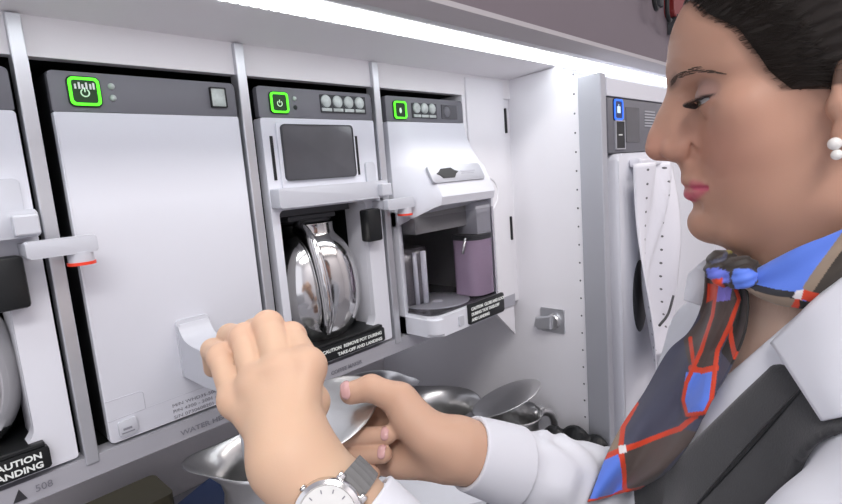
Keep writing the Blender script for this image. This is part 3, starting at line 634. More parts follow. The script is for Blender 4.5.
def mesh_field(f, lo, hi, h, lip=1.8):
    """surface nets over a sparse grid; vertices slid onto the zero level"""
    lo = np.array(lo, float); n = np.ceil((np.array(hi)-lo)/h).astype(int) + 1; B = 8
    nb = (n + B - 1)//B; n = nb*B + 1
    g = np.ones(n, np.float32)*1e3
    I = np.stack(np.meshgrid(*[np.arange(k) for k in nb], indexing='ij'), -1).reshape(-1,3)
    cen = (lo + (I*B + B/2)*h).astype(np.float32); dc = f(cen)
    near = np.abs(dc) < lip*h*B*.87
    for i, d in zip(I[~near], dc[~near]):
        if d < 0:
            s = i*B; g[s[0]:s[0]+B+1, s[1]:s[1]+B+1, s[2]:s[2]+B+1] = -1e3
    J = I[near]; off = np.stack(np.meshgrid(*[np.arange(B+1)]*3, indexing='ij'), -1).reshape(-1,3)
    for c0 in range(0, len(J), 400):
        Jc = J[c0:c0+400]; P_ = (lo + (Jc[:, None]*B + off[None])*h).astype(np.float32).reshape(-1,3)
        D = f(P_).reshape(len(Jc), B+1, B+1, B+1)
        for i, d in zip(Jc, D): s = i*B; g[s[0]:s[0]+B+1, s[1]:s[1]+B+1, s[2]:s[2]+B+1] = d
    S = g < 0
    C8 = [S[a:S.shape[0]-1+a, b:S.shape[1]-1+b, c:S.shape[2]-1+c] for a in (0,1) for b in (0,1) for c in (0,1)]
    cnt = sum(c.astype(np.int8) for c in C8); act = (cnt > 0) & (cnt < 8)
    idx = -np.ones(act.shape, np.int64); V = np.argwhere(act); idx[act] = np.arange(len(V))
    corner = np.array([(a,b,c) for a in (0,1) for b in (0,1) for c in (0,1)])
    vals = np.stack([np.clip(g[V[:,0]+a, V[:,1]+b, V[:,2]+c], -h*3, h*3) for a, b, c in corner], 1)
    acc = np.zeros((len(V),3)); w = np.zeros(len(V))
    for e0 in range(8):
        for ax in (4,2,1):
            if e0 & ax: continue
            e1 = e0 | ax; a, b = vals[:,e0], vals[:,e1]; m = (a < 0) != (b < 0); t = np.where(m, a/np.where(m, a-b, 1), 0)
            pp = corner[e0] + t[:, None]*(corner[e1]-corner[e0]); acc += pp*m[:, None]; w += m
    X = lo + (V + acc/np.maximum(w,1)[:, None])*h
    for _ in range(2):
        Xf = X.astype(np.float32); d = f(Xf); e = .35*h
        gr = np.stack([(f(Xf + np.eye(3, dtype=np.float32)[k]*e) - d)/e for k in range(3)], 1)
        X = X - np.clip((d/np.maximum((gr**2).sum(1), .15)), -h*.6, h*.6)[:, None]*gr*.9
    F_ = []
    for ax in range(3):
        o1, o2 = [k for k in range(3) if k != ax]
        sl0 = [slice(None)]*3; sl1 = [slice(None)]*3; sl0[ax] = slice(0,-1); sl1[ax] = slice(1,None)
        E_ = np.argwhere(S[tuple(sl0)] != S[tuple(sl1)])
        E_ = E_[(E_[:,o1] > 0) & (E_[:,o2] > 0) & (E_[:,o1] < S.shape[o1]-1) & (E_[:,o2] < S.shape[o2]-1)]
        q = []
        for d1, d2 in ((1,1),(0,1),(0,0),(1,0)):
            c = E_.copy(); c[:,o1] -= d1; c[:,o2] -= d2; q.append(idx[c[:,0], c[:,1], c[:,2]])
        q = np.stack(q, 1); ins = S[E_[:,0], E_[:,1], E_[:,2]]
        flip = ins if ax != 1 else ~ins
        q[~flip] = q[~flip][:, ::-1]; F_.append(q)
    Fq = np.concatenate(F_); Fq = Fq[(Fq >= 0).all(1)]
    return X, Fq
def join(*parts):
    V, F_, o = [], [], 0
    for v, f in parts: V.append(v); F_.append(f + o); o += len(v)
    return np.concatenate(V), np.concatenate(F_)
def np_obj(name, V, F_, m, parent=None, cols=None):
    me = bpy.data.meshes.new(name); me.from_pydata((np.asarray(V)/1000).tolist(), [], np.asarray(F_).tolist())
    me.polygons.foreach_set('use_smooth', np.ones(len(me.polygons), bool))
    if cols is not None:
        a = me.color_attributes.new('pigment', 'FLOAT_COLOR', 'POINT')
        a.data.foreach_set('color', np.concatenate([cols, np.ones((len(cols),1))], 1).astype(np.float32).ravel())
    me.materials.append(m); me.update()
    o = bpy.data.objects.new(name, me); return link(o, parent)
def pigment_mat(name, rough=.5, sss=0., bump=0., bscale=300, spec=.5, sheen=0.):
    m = mat(name, (.8,.8,.8), rough, sss=sss, bump=bump, bscale=bscale, spec=spec, sheen=sheen); nt = m.node_tree
    a = nt.nodes.new('ShaderNodeVertexColor'); a.layer_name = 'pigment'; nt.links.new(a.outputs[0], nt.nodes['Principled BSDF'].inputs['Base Color']); return m
M['skin'] = pigment_mat('skin', .5, .12, .06, 900, .35)
M['hair'] = mat('dark_brown_hair', (.017,.012,.009), .45, spec=.35, bump=.0)
M['brow'] = mat('brow_brown', (.10,.062,.045), .6)
M['shirt'] = mat('white_cotton', (.69,.70,.75), .75, spec=.2, bump=.03, bscale=700, sheen=.1)
M['vest'] = mat('charcoal_wool', (.05,.05,.053), .85, spec=.2, bump=.25, bscale=700, sheen=.25)
M['scarf'] = pigment_mat('scarf_silk', .5, 0, .05, 700, .35, .2)
M['pearl'] = mat('pearl', (.8,.78,.74), .2, coat=.6)
M['eyewhite'] = pigment_mat('eyeball', .15, 0, 0, 1, .5)
M['lash'] = mat('lash_black', (.01,.008,.008), .5)
M['strap'] = mat('grey_watch_strap', (.17,.17,.17), .55, bump=.3, bscale=250)
M['dial'] = mat('watch_dial', (.72,.72,.7), .3)
M['nail'] = mat('nail_polish', (.62,.36,.35), .2, coat=.4)

# --- frames
P0 = pt(645,150,.40)                                   # tip of the nose
_b = R(-19.4); HF = np.array([math.sin(_b), math.cos(_b), 0.]); HL = np.array([-math.cos(_b), math.sin(_b), 0.])
def hloc(u, l, z): return P0 + HF*u + HL*l + np.array([0,0,z])
def to_head(p):
    q = p - P0.astype(np.float32); return np.stack([q @ HF.astype(np.float32), q @ HL.astype(np.float32), q[...,2]], -1)
NB0 = hloc(-110,0,-120)                                # base of the neck
_b = R(-32); BF = np.array([math.sin(_b), math.cos(_b), 0.]); BR = np.array([math.cos(_b), -math.sin(_b), 0.])
def bloc(f, r, z): return NB0 + BF*f + BR*r + np.array([0,0,z])
def to_body(p):
    q = p - NB0.astype(np.float32); return np.stack([q @ BF.astype(np.float32), q @ BR.astype(np.float32), q[...,2]], -1)

EYE = (-45.5, 32., 30.2)
def f_face(q):
    """head in its own frame: q = (forward, lateral, up), nose tip at the origin"""
    s = q.copy(); s[...,1] = np.abs(s[...,1])
    d = ell(s, (-118,0,62), (97,71,86))
    d = smin(d, ell(s, (-80,0,66), (61,55,52)), 16)                       # forehead
    d = smin(d, ell(s, (-88,0,-2), (55,56,72)), 16)                       # mask of the face
    d = smin(d, sph(s, (-68,36,3), 25), 14)                               # cheekbone
    d = smin(d, ell(s, (-88,0,-38), (50,52,34)), 14)
    d = smin(d, cap(s, (-104,47,-36), (-60,20,-60), 12, 13), 16)          # jaw
    d = smin(d, cap(s, (-108,54,10), (-104,48,-36), 12, 12), 14)
    d = smin(d, ell(s, (-47.,0,-57), (18.5,17.5,16)), 12)                # chin
    d = smin(d, ell(s, (-60,0,-28), (28.,29,25)), 10)
    d = smin(d, ell(s, (-84,30,-16), (36,27,40)), 12)                     # cheek                      # mouth barrel
    d = smin(d, chain(s, [(-28,0,53),(-37,20,55),(-53,43,48)], [10,9,8], 6), 10)   # brow ridge
    d = smax(d, -ell(s, (-30,34,29.5), (13,15,11)), 9)                    # orbit
    d = smin(d, sph(s, (-60,44,20), 18), 10)                              # outer orbit / temple
    # nose
    d = smin(d, chain(s, [(-27.5,0,40),(-23,0,31),(-16.8,0,20),(-12,0,9),(-9.4,0,1.)], [10,9,8.3,8.6,9.4], 6), 9)
    d = smin(d, cap(s, (-24,7,22), (-25,10,2), 10, 11), 10)
    d = smin(d, ell(s, (-21.,12.2,-2), (9.5,7.2,8.)), 4)               # ala
    d = smin(d, cap(s, (-10,0,-3.2), (-22,0,-6.5), 4.2, 4.8), 4)            # columella
    d = smax(d, -ell(s, (-18.5,7,-10.), (6.5,3.4,4.6)), 2.)            # nostril
    d = smin(d, cap(s, (-33.5,5,-13), (-35,6,-23), 9.5, 9.5), 8)          # upper lip
    d = smax(d, -chain(s, [(-30,17.5,2),(-32,18.5,-4),(-30,16.,-9)], [.7,1.,.8], 2), 3.5)   # alar crease
    # lips
    d = smin(d, chain(s, [(-29.6,0,-25.4),(-30.8,7,-25.0),(-34.5,15,-26.8),(-41,25,-28.6)], [4.4,4.3,3.6,2.], 3), 4)
    d = smin(d, chain(s, [(-31.0,0,-35.4),(-32.2,8,-35.2),(-36,16,-33.6),(-41.5,24,-30.6)], [4.9,4.7,4.0,2.], 3), 4)
    d = smax(d, -chain(s, [(-25.,0,-30.2),(-26.5,9,-30.),(-31.5,17,-30.),(-40.,26.5,-29.8)], [.9,.9,.9,1.], 1), 2.2)
    d = smax(d, -cap(s, (-22.5,0,-16), (-24.5,0,-23), 2.2, 2.4), 5)       # philtrum
    d = smax(d, -chain(s, [(-27.,0,-44.5),(-34,14,-44.5)], [1.7,1.7], 3), 7)                # fold under the lip
    # lids
    e = s - np.array(EYE, np.float32)
    R_ = np.sqrt((e**2).sum(-1))
    up = smax(R_ - 13.6, -(e[...,2] + 1.6 - .14*e[...,1]), .8)
    lo = smax(R_ - 13.0, (e[...,2] + 5.7 - .24*e[...,1]), .8)
    d = smin(d, up, 3.0); d = smin(d, lo, 4.5)
    # ear
    ear = ell(s, (-112,73,24), (15,6,27)); ear = smax(ear, -ell(s, (-107,79,26), (8,5,15)), 3)
    ear = smin(ear, ell(s, (-104.5,72,-1), (7,4.5,8.5)), 5); ear = smin(ear, ell(s, (-100,71,14), (5,5,7)), 4)
    d = smin(d, ear, 5)
    return d
def f_neck(q):
    d = chain(q, [(-108,0,5),(-112,0,-60),(-112,0,-150)], [50,50,56], 10)
    d = smin(d, cap(q, (-112,42,-10), (-78,14,-150), 12, 11), 16)          # sternomastoid, her left
    d = smin(d, cap(q, (-112,-42,-10), (-78,-14,-150), 12, 11), 16)
    d = smin(d, ell(q, (-74,0,-96), (16,14,22)), 14); return d
def f_torso(b):
    s = b.copy(); s[...,1] = np.abs(s[...,1])
    d = cap(s, (-14,20,-18), (-8,120,-62), 44, 40)
    d = smin(d, ell(s, (0,0,-185), (92,132,168)), 30)
    d = smin(d, sph(s, (4,142,-78), 46), 26)
    d = smin(d, ell(s, (58,66,-205), (66,64,66)), 26)
    d = smin(d, ell(s, (0,0,-390), (92,122,170)), 40)
    d = smin(d, ell(s, (-8,0,-590), (112,160,160)), 50)
    d = smin(d, cap(s, (34,14,-58), (16,120,-48), 10, 9), 22)              # collar bone
    return d
LSH, RSH = bloc(4,-148,-74), bloc(6,146,-76)
LEL, LWR = np.array([112.,-425,-455]), pt(292,458,.322)
REL, RWR = pt(655,512,.51), pt(458,449,.435)
def f_arms(p, g=0.):
    d = chain(p, [LSH, LSH*.5+LEL*.5, LEL], [44+g,40+g,36+g], 8)
    d2 = chain(p, [RSH, RSH*.5+REL*.5, REL], [44+g,40+g,36+g], 8)
    return np.minimum(d, d2)
def limb(p, a, b, ra, rm, rb, n=3):
    m = a + (b-a)*.35; return chain(p, [a, m, b], [ra, rm, rb], 10)
def f_fore(p, side):
    e, w_ = (LEL, LWR) if side == 'L' else (REL, RWR)
    return limb(p, e, w_, 36, 35, 24.)
# --- hands: joints as (x, y, depth) seen from the camera, radius in mm
def J(l): return [pt(*q[:3]) for q in l], [q[3] for q in l]
LH = {'little': [(237,400,.355,10.5),(222,357,.382,9.8),(213,350,.404,8.6),(213,368,.416,7.2)],
      'ring':   [(258,386,.350,11),(245,338,.382,10.3),(230,336,.408,9.2),(230,356,.420,7.8)],
      'middle': [(283,374,.347,11.3),(268,326,.382,10.6),(254,331,.410,9.4),(254,350,.422,8.)],
      'index':  [(307,367,.350,11.),(291,337,.386,10.4),(278,340,.412,9.2),(278,358,.422,8.)]}
LT = [(298,440,.338,14),(312,402,.372,11.5),(304,376,.400,10.5),(288,362,.418,8.5)]
RH = {'index':  [(388,402,.474,10.5),(348,412,.496,9.2),(336,424,.484,8.2),(346,428,.470,7.2)],
      'middle': [(380,424,.478,10.8),(338,430,.478,9.4),(340,438,.452,8.6),(386,435.5,.434,7.6)],
      'ring':   [(380,444,.478,10.5),(338,450,.474,9.2),(340,456,.448,8.6),(383,454,.430,7.6)],
      'little': [(388,462,.468,9.5),(348,468,.464,8.2),(346,472,.444,7.4),(372,474,.430,6.6)]}
RT_ = [(428,440,.428,15),(400,400,.440,13.5),(371,388,.447,11),(351,393,.446,9.6)]
def f_hand(p, H, T, W_, wr):
    palm = None
    for nm, j in H.items():
        P_, r_ = J(j)
        c = cap(p, W_, P_[0], wr*.62, r_[0]*1.02); palm = c if palm is None else smin(palm, c, 13)
    d = smin(palm, cap(p, W_, (J(H['middle'])[0][0] + J(H['ring'])[0][0])/2, wr*.8, 11), 12)
    P_, r_ = J(T)
    d = smin(d, cap(p, P_[0], P_[1], r_[0], r_[1]), 14)
    d = smin(d, chain(p, P_[1:], r_[1:], 4), 6)
    fing = None
    for nm, j in H.items():
        P_, r_ = J(j); c = chain(p, P_, r_, 3.0)
        k = smin(c, sph(p, P_[1], r_[1]*1.04), 3)          # knuckle
        fing = k if fing is None else smin(fing, k, 1.6)
    d = smin(d, fing, 5)
    for nm, j in H.items():
        P_, r_ = J(j); d = smin(d, sph(p, P_[0], r_[0]*1.06), 7)
    return d
def f_left(p):
    d = smin(f_hand(p, LH, LT, LWR, 25.), f_fore(p, 'L'), 14)
    # extensor tendons and wrist creases
    for nm in ('index','middle','ring'):
        a = J(LH[nm])[0][0]; n_ = (CAM*1000 - a); n_ /= np.linalg.norm(n_)
        d = smin(d, cap(p, a + n_*6, LWR*.5 + a*.5 + n_*11, 4, 2.5), 9)
    return d
def f_right(p):
    d = smin(f_hand(p, RH, RT_, RWR, 24.), f_fore(p, 'R'), 14)
    th = smin(d, cap(p, pt(412,420,.435), pt(440,440,.428), 14, 14), 14)      # ball of the thumb
    th = smin(th, cap(p, pt(400,462,.452), pt(440,462,.436), 13, 13), 14)     # heel of the hand
    for a, b in (((436,428),(438,462)), ((441,430),(443,460))):
        pass
    return th
def f_skin_body(p):
    b = to_body(p); d = smin(f_torso(b), f_neck(to_head(p)), 26); d = smin(d, f_arms(p), 22)
    d = smin(d, smin(f_fore(p,'L'), f_fore(p,'R'), 0), 14); return d
def f_head(p):
    q = to_head(p); b = to_body(p)
    return smin(smin(f_face(q), f_neck(q), 14), f_torso(b), 26)

# --- skin
def bbox(pts, m): pts = np.array(pts); return pts.min(0)-m, pts.max(0)+m
hl = [hloc(u,l,z) for u in (-225,12) for l in (-90,90) for z in (-165,155)]
lo_, hi_ = np.min(hl, 0), np.max(hl, 0)
Vh, Fh = mesh_field(f_head, lo_, hi_, 1.5)
def clipbox(f, lo, hi):
    c = (np.array(lo)+np.array(hi))/2; hh = (np.array(hi)-np.array(lo))/2
    def g(p):
        q = np.abs(p - c.astype(np.float32)) - hh.astype(np.float32); return np.maximum(f(p), q.max(-1))
    return g
lpts = sum([J(j)[0] for j in LH.values()], []) + J(LT)[0] + [LWR, LWR + (LEL-LWR)*.35]
rpts_ = sum([J(j)[0] for j in RH.values()], []) + J(RT_)[0] + [RWR, RWR + (REL-RWR)*.35]
a_, c_ = bbox(lpts, 45); Vl, Fl = mesh_field(f_left, a_, c_, 1.4)
a_, c_ = bbox(rpts_, 40); Vr, Fr = mesh_field(f_right, a_, c_, 1.5)
allp = [bloc(f,r,z) for f in (-130,150) for r in (-220,220) for z in (-760,20)] + [LEL, REL]
a_, c_ = bbox(allp, 50)
Vb, Fb = mesh_field(f_skin_body, a_, c_, 6.)
Vs, Fs = join((Vh,Fh),(Vl,Fl),(Vr,Fr),(Vb,Fb))
# pigment of skin, lips, lids; chest and left hand tones also carry light
SK = np.array([.475,.27,.19])
col = np.tile(SK, (len(Vs),1)); n0 = len(Vh)
q = to_head(Vh.astype(np.float32)); s = q.copy(); s[:,1] = np.abs(s[:,1])
def mixc(c, m, t): return c*(1-m[:, None]) + np.array(t)*m[:, None]
def soft(d, w): return np.clip(.5 - d/w, 0, 1)
ch = col[:n0]
ch = mixc(ch, .35*np.exp(-((s - [-45,40,-5])**2).sum(1)/(2*20**2)), (.60,.25,.19))
ch = mixc(ch, .30*np.exp(-((s - [-8,4,0])**2).sum(1)/(2*11**2)), (.60,.24,.18))
uh_ = np.interp(s[:,2], [-60,0,24,26,27,39,67,80,96,100,112,160], [-130,-118,-112,-94,-80,-69,-53,-39,-30,-24,-22,-24]); bk = uh_ - s[:,0]
ch = mixc(ch, .8*np.clip((bk+7)/10,0,1)*(s[:,2] > 10), (.03,.02,.015))
bt = chain(s.astype(np.float32), [(-18,10,45),(-24,18,48.5),(-36,34,51),(-48,47,44.5)], [2.6,2.8,1.8,.5], 2)
ch = mixc(ch, .6*soft(bt-1.2, 3.5), (.10,.06,.045))
lipu = chain(s.astype(np.float32), [(-29.6,0,-25.4),(-30.8,7,-25.0),(-34.5,15,-27),(-41,26,-29.2)], [4.5,4.5,3.8,1.8], 2)
lipl = chain(s.astype(np.float32), [(-31.0,0,-35.2),(-32.2,8,-35.),(-36,16,-33.6),(-41.5,26,-30.4)], [5.,4.8,4.1,1.8], 2)
lp = np.minimum(lipu, lipl) - .7
ch = mixc(ch, soft(lp, 1.4), (.52,.10,.155)); 
e = s - np.array(EYE); Re = np.sqrt((e**2).sum(1))
ch = mixc(ch, .7*soft(Re-15.5, 5)*np.clip((e[:,2]+3)/3, 0, 1), (.20,.13,.13))       # eye shadow
ch = mixc(ch, .9*soft(np.abs(e[:,2] + 1.4 - .14*e[:,1])-1.0, 1.0)*soft(Re-14.6, 1.5)*(e[:,0] > -6), (.02,.015,.015))   # liner
cz = np.clip((-78 - s[:,2])/40, 0, 1); ch = mixc(ch, cz, (.62,.43,.33))  # lower neck and chest blended paler, light on them put into the colour
col[:n0] = ch
col[len(col)-len(Vb):] = (.62,.43,.33)  # same light-brightened chest tone over the whole body
vl = slice(n0, n0+len(Vl)); vr = slice(n0+len(Vl), n0+len(Vl)+len(Vr))
col[vl] = (.64,.425,.295); col[vr] = (.58,.365,.26)  # left hand tone raised to stand in for the strong light on it
for H_, sl, VV in ((LH, vl, Vl), (RH, vr, Vr)):
    for j in H_.values():
        P_, r_ = J(j)
        for k in (0,1): col[sl] = mixc(col[sl], .28*np.exp(-((VV-P_[k])**2).sum(1)/(2*8.**2)), (.66,.32,.25))
pr = np_obj('person', Vs, Fs, M['skin'], None, col)
tag(pr, 'dark haired woman in white shirt, charcoal vest and silk scarf holding lever and jug', 'person')

# --- hair
HU = [(-60,-120),(0,-118),(24,-112),(26,-94),(27,-80),(39,-69),(67,-53),(80,-39),(96,-30),(100,-24),(112,-22),(160,-24)]
def f_hair(p):
    q = to_head(p); s = q.copy(); s[...,1] = np.abs(s[...,1])
    uh = np.interp(q[...,2], [a for a, b in HU], [b for a, b in HU]).astype(np.float32) 
    hd = ell(s, (-118,0,62), (97,71,86)); hd = smin(hd, ell(s, (-80,0,66), (61,55,52)), 16); hd = smin(hd, ell(s, (-84,0,-2), (55,56,72)), 16); hd = smin(hd, sph(s, (-60,44,20), 18), 10)
    back = (uh - q[...,0])*.8
    d = hd - np.clip(back*.3, -2, 11)
    d = smax(d, -back, 2); d = smax(d, -(q[...,2] + 25), 4)
    st = q[...,2]*.9 + .35*q[...,0] + 6*np.sin(q[...,0]*.03)
    d = d + np.clip(back/25,0,1)*(.5*np.sin(st*.9 + 2*np.sin(q[...,0]*.02)) + .35*np.sin(st*2.1))
    bun = ell(s, (-222,0,40), (30,36,34)); return smin(d, bun, 8)
hl = [hloc(u,l,z) for u in (-262,0) for l in (-95,95) for z in (-35,175)]
Vx, Fx = mesh_field(f_hair, np.min(hl,0), np.max(hl,0), 2.)
hair = np_obj('hair', Vx, Fx, M['hair'], pr)
def settle(pp, f, off):
    for _ in range(4):
        d0 = f(pp); g_ = np.stack([(f(pp + np.eye(3, dtype=np.float32)[i]*.4)-d0)/.4 for i in range(3)], 1)
        pp = pp - ((d0 - off)[:, None]*g_/np.maximum((g_**2).sum(1), .2)[:, None]).astype(np.float32)
    return pp
fh_ = lambda p: np.minimum(f_face(to_head(p)), f_hair(p))
ns = 420; tz = rng.uniform(24,104,ns); u0 = np.interp(tz, [a for a, c in HU], [c for a, c in HU]); sg = np.where(rng.uniform(size=ns) < .8, 1, -1)
l0 = np.interp(tz, [24,39,67,80,96,104], [72,64,54,42,22,8]); st_ = rng.uniform(-2,3,ns); dz = rng.normal(0,.05,ns)
rows_ = []
for m_ in (0, 7, 15, 24, 34):
    q_ = np.stack([u0 + st_ - m_*.93, sg*(l0 + m_*np.interp(tz,[24,60,104],[.05,.25,.5])), tz + m_*(dz + np.interp(tz,[24,60,104],[-.12,.12,.30]))], 1)
    rows_.append(settle(np.array([hloc(*v) for v in q_], np.float32), fh_, .25 + .02*m_))
b = NB()
for i in range(ns): tube(b, [Vector(r_[i].astype(float)/1000) for r_ in rows_], [.00005,.00012,.00018,.0002,.0001], 4)
obj('hair_strands', b, M['hair'], hair, True)

# --- eyes, lashes, brows, earrings
for sd in (1,-1):
    c = hloc(EYE[0], sd*EYE[1], EYE[2])
    b = NB(); bmesh.ops.create_uvsphere(b, u_segments=40, v_segments=28, radius=12.0)
    V = np.array([v.co[:] for v in b.verts]); F_ = [[v.index for v in f.verts] for f in b.faces]; b.free()
    gz = HF*math.cos(R(24)) + np.array([0,0,-1.])*math.sin(R(24)); dn = V @ gz/12.
    cc = np.tile((.42,.40,.40), (len(V),1)); ang = np.degrees(np.arccos(np.clip(dn,-1,1)))
    cc[ang < 30] = (.10,.075,.05); cc[ang < 13] = (.005,.005,.005); V = V + (np.clip(1-ang/30,0,1)*.8)[:, None]*gz
    me = bpy.data.meshes.new('eye'); me.from_pydata(((V + c)/1000).tolist(), [], F_)
    a = me.color_attributes.new('pigment', 'FLOAT_COLOR', 'POINT'); a.data.foreach_set('color', np.concatenate([cc, np.ones((len(cc),1))],1).astype(np.float32).ravel())
    for p_ in me.polygons: p_.use_smooth = True
    me.materials.append(M['eyewhite']); link(bpy.data.objects.new('eye', me), pr)
    b = NB()
    for k in range(34):
        t = k/33; az = R(-42 + 95*t)                         # from the inner to the outer corner
        e_ = np.array([math.cos(az), math.sin(az), 0])*13.4; e_[2] = -1.6 + .14*e_[1]
        e_ *= 13.9/np.linalg.norm(e_)
        ln = 5.5 + 3*t; o1 = e_*(1 + .5*ln/13); o1[2] -= 1.6; o2 = e_*(1 + ln/13.); o2[2] -= .6 ; o2[1] += 2.*t
        P_ = [hloc(EYE[0]+w_[0], sd*(EYE[1]+w_[1]), EYE[2]+w_[2])/1000 for w_ in (e_, o1, o2)]
        tube(b, spline(P_, 3), [.00042*(1-.14*i) for i in range(7)], 5)
    obj('eyelashes', b, M['lash'], pr, True)
    b = NB()
    for k in range(130):
        t = random.random(); w_ = random.uniform(-1,1)
        u0, l0, z0 = [np.interp(t, (0,.25,.6,1), v) for v in ((-16,-21,-34,-47),(10,18,34,47),(44.5,48.5,51,44.5))]
        th = np.interp(t, (0,.2,.7,1), (1.9,2.0,1.1,.3))
        a0 = np.array([u0, l0, z0 + w_*th]); dr = np.array([-.6 - .3*t, .75, .45 - .9*t]); dr /= np.linalg.norm(dr)
        # settle on the skin
        pts_ = []
        for m_ in (0, 2.5, 5.):
            x_ = a0 + dr*m_; pp = np.array([[x_[0], sd*x_[1], x_[2]]], np.float32)
            for _ in range(4):
                d0 = f_face(pp)[0]; gg = np.array([(f_face(pp + np.eye(3, dtype=np.float32)[i]*.3)[0]-d0)/.3 for i in range(3)]); pp = pp - ((d0 - .15)*gg/max(gg@gg,.1)).astype(np.float32)
            pts_.append(hloc(*pp[0].astype(float))/1000)
        tube(b, [Vector(v) for v in pts_], [.00016,.00016,.00008], 4)
    obj('eyebrow', b, M['brow'], pr, True)
    for k, (u, z, r_) in enumerate(((-98.5,-6.5,3.6),(-99.5,-12.6,3.0))):
        b = NB(); sphere(b, hloc(u, sd*(76.5+.4*k), z)/1000, r_/1000, 20); obj('pearl_earring', b, M['pearl'], pr, True)
# --- lid of the held jug, pinned under her thumb
ln = (CAM*1000 - pt(322,412,.46)); ln = ln/np.linalg.norm(ln)*.42 + (-.45*RT + .89*UP)*.9; ln /= np.linalg.norm(ln)
lq = Vector(ln).to_track_quat('Z','Y').to_matrix().to_4x4(); lq.translation = Vector(pt(324,413,.463)/1000)
b = NB(); lathe(b, [(0,.0035),(.022,.003),(.04,.0018),(.048,.0004),(.0502,.0),(.0505,-.0008),(.048,-.0006),(.038,.0008),(0,.0022)], 56)
lid = obj('lid', b, M['steel'], held, True); lid.matrix_parent_inverse = Matrix(); bpy.context.view_layer.update(); lid.matrix_world = lq
_n = CAM*1000 - pt(506,397,.80); _n = _n/np.linalg.norm(_n)*.02 + (-.42*RT + .9*UP)*.95; _n /= np.linalg.norm(_n)
lq = Vector(_n).to_track_quat('Z','Y').to_matrix().to_4x4(); lq.translation = Vector(pt(506,397,.82)/1000)
b = NB(); lathe(b, [(0,.0035),(.022,.003),(.046,.0018),(.056,.0004),(.058,.0),(.0583,-.0008),(.055,-.0006),(.038,.0008),(0,.0022)], 56)
lid2 = obj('lid', b, M['steel'], j2, True); bpy.context.view_layer.update(); lid2.matrix_world = lq
# --- finger nails
def nail(H, nm, side, tipdir=None, w=5.2, l=6.5, T=None):
    P_, r_ = J(H[nm] if T is None else T); a, t_ = P_[-2], P_[-1]; d = (t_-a)/np.linalg.norm(t_-a)
    n_ = side - d*(side @ d); n_ /= np.linalg.norm(n_); x = np.cross(d, n_); r = r_[-1]
    V = []; F_ = []
    for i in range(9):
        for j in range(9):
            u = (i/8-.5)*2; v = (j/8-.5)*2; sc = math.sqrt(max(0, 1-.55*abs(v)**3)); an = u*.85*sc
            rr = r + .5 - .5*max(0,v)
            V.append(t_ + d*(v*l*.5 + r*.35) + (x*math.sin(an)*w/5.2 + n_*math.cos(an))*rr*(1 - .10*max(0,v)))
    for i in range(8):
        for j in range(8): F_.append((i*9+j,(i+1)*9+j,(i+1)*9+j+1,i*9+j+1))
    o = np_obj('fingernail', np.array(V), np.array(F_), M['nail'], pr); sm = o.modifiers.new('s','SOLIDIFY'); sm.thickness = .0006
    return o
toc = lambda p_: (CAM*1000 - p_)/np.linalg.norm(CAM*1000 - p_)
for nm in ('middle','ring'): nail(RH, nm, toc(J(RH[nm])[0][-1]) + UP*.35)
nail(None, None, toc(J(RT_)[0][-1]) + UP*.75, T=RT_, w=6.2, l=8)
# ------------------------------------------------------------------ clothes
def prj(V):
    d = np.asarray(V)/1000 - CAM; z = d @ FW; return np.stack([421 + 523*(d @ RT)/z, 252 - 523*(d @ UP)/z], 1), z
def camplane(a, b, inside):
    n = np.cross(ray(*a), ray(*b)); n /= np.linalg.norm(n)
    return (n if n @ ray(*inside) > 0 else -n).astype(np.float32)
def half(p, n): return -((p - (CAM*1000).astype(np.float32)) @ n)          # negative inside
def mirror_n(p, n):
    b = to_body(p); b = b.copy(); b[...,1] *= -1
    return half((NB0 + b[...,0:1]*BF + b[...,1:2]*BR + b[...,2:3]*np.array([0,0,1.])).astype(np.float32), n)
N_SH = camplane((812,302),(724,378),(842,480))
N_VE = camplane((778,358),(643,490),(842,480))
def axis_t(p, a, b): d = (b-a)/np.linalg.norm(b-a); return (p - a.astype(np.float32)) @ d.astype(np.float32)
LRc, LLc = np.linalg.norm(REL-RWR), np.linalg.norm(LEL-LWR)
def folds(p, a, b, amp, per):
    t = axis_t(p, a, b); w_ = wav(p, 70, 5, 3)
    return amp*np.sin(t*6.283/per + 1.6*w_) 
f_base = lambda p: smin(f_torso(to_body(p)), f_neck(to_head(p)), 26)
def f_shirt(p):
    d = f_base(p) - 6 + .8*wav(p, 80, 6, 12)
    opening = np.maximum(-half(p, N_SH), -mirror_n(p, N_SH))
    d = smax(d, -opening, 1.5); d = smax(d, to_body(p)[...,2] - 24, 3)
    up = np.minimum(f_arms(p, 9.), chain(p, [LSH, LSH*.5+LEL*.5, LEL], [60,57,48], 8)) + 1.2*wav(p, 55, 6)
    fr = np.minimum(limb(p, RWR + (REL-RWR)*.13, REL, 29, 37, 50) , limb(p, LWR + (LEL-LWR)*.28, LEL, 33, 42, 46))
    fr = fr + folds(p, RWR, REL, 1.3, 29) + .9*wav(p, 30, 6, 6)
    return smin(d, smin(up, fr, 16), 14)
a_, c_ = bbox([bloc(f,r,z) for f in (-120,140) for r in (-205,205) for z in (-640,40)] + [LEL, REL, RWR + (REL-RWR)*.1, LWR + (LEL-LWR)*.3], 52)
Vc, Fc = mesh_field(f_shirt, a_, c_, 3.6)
shirt = np_obj('shirt', Vc, Fc, M['shirt'], pr)
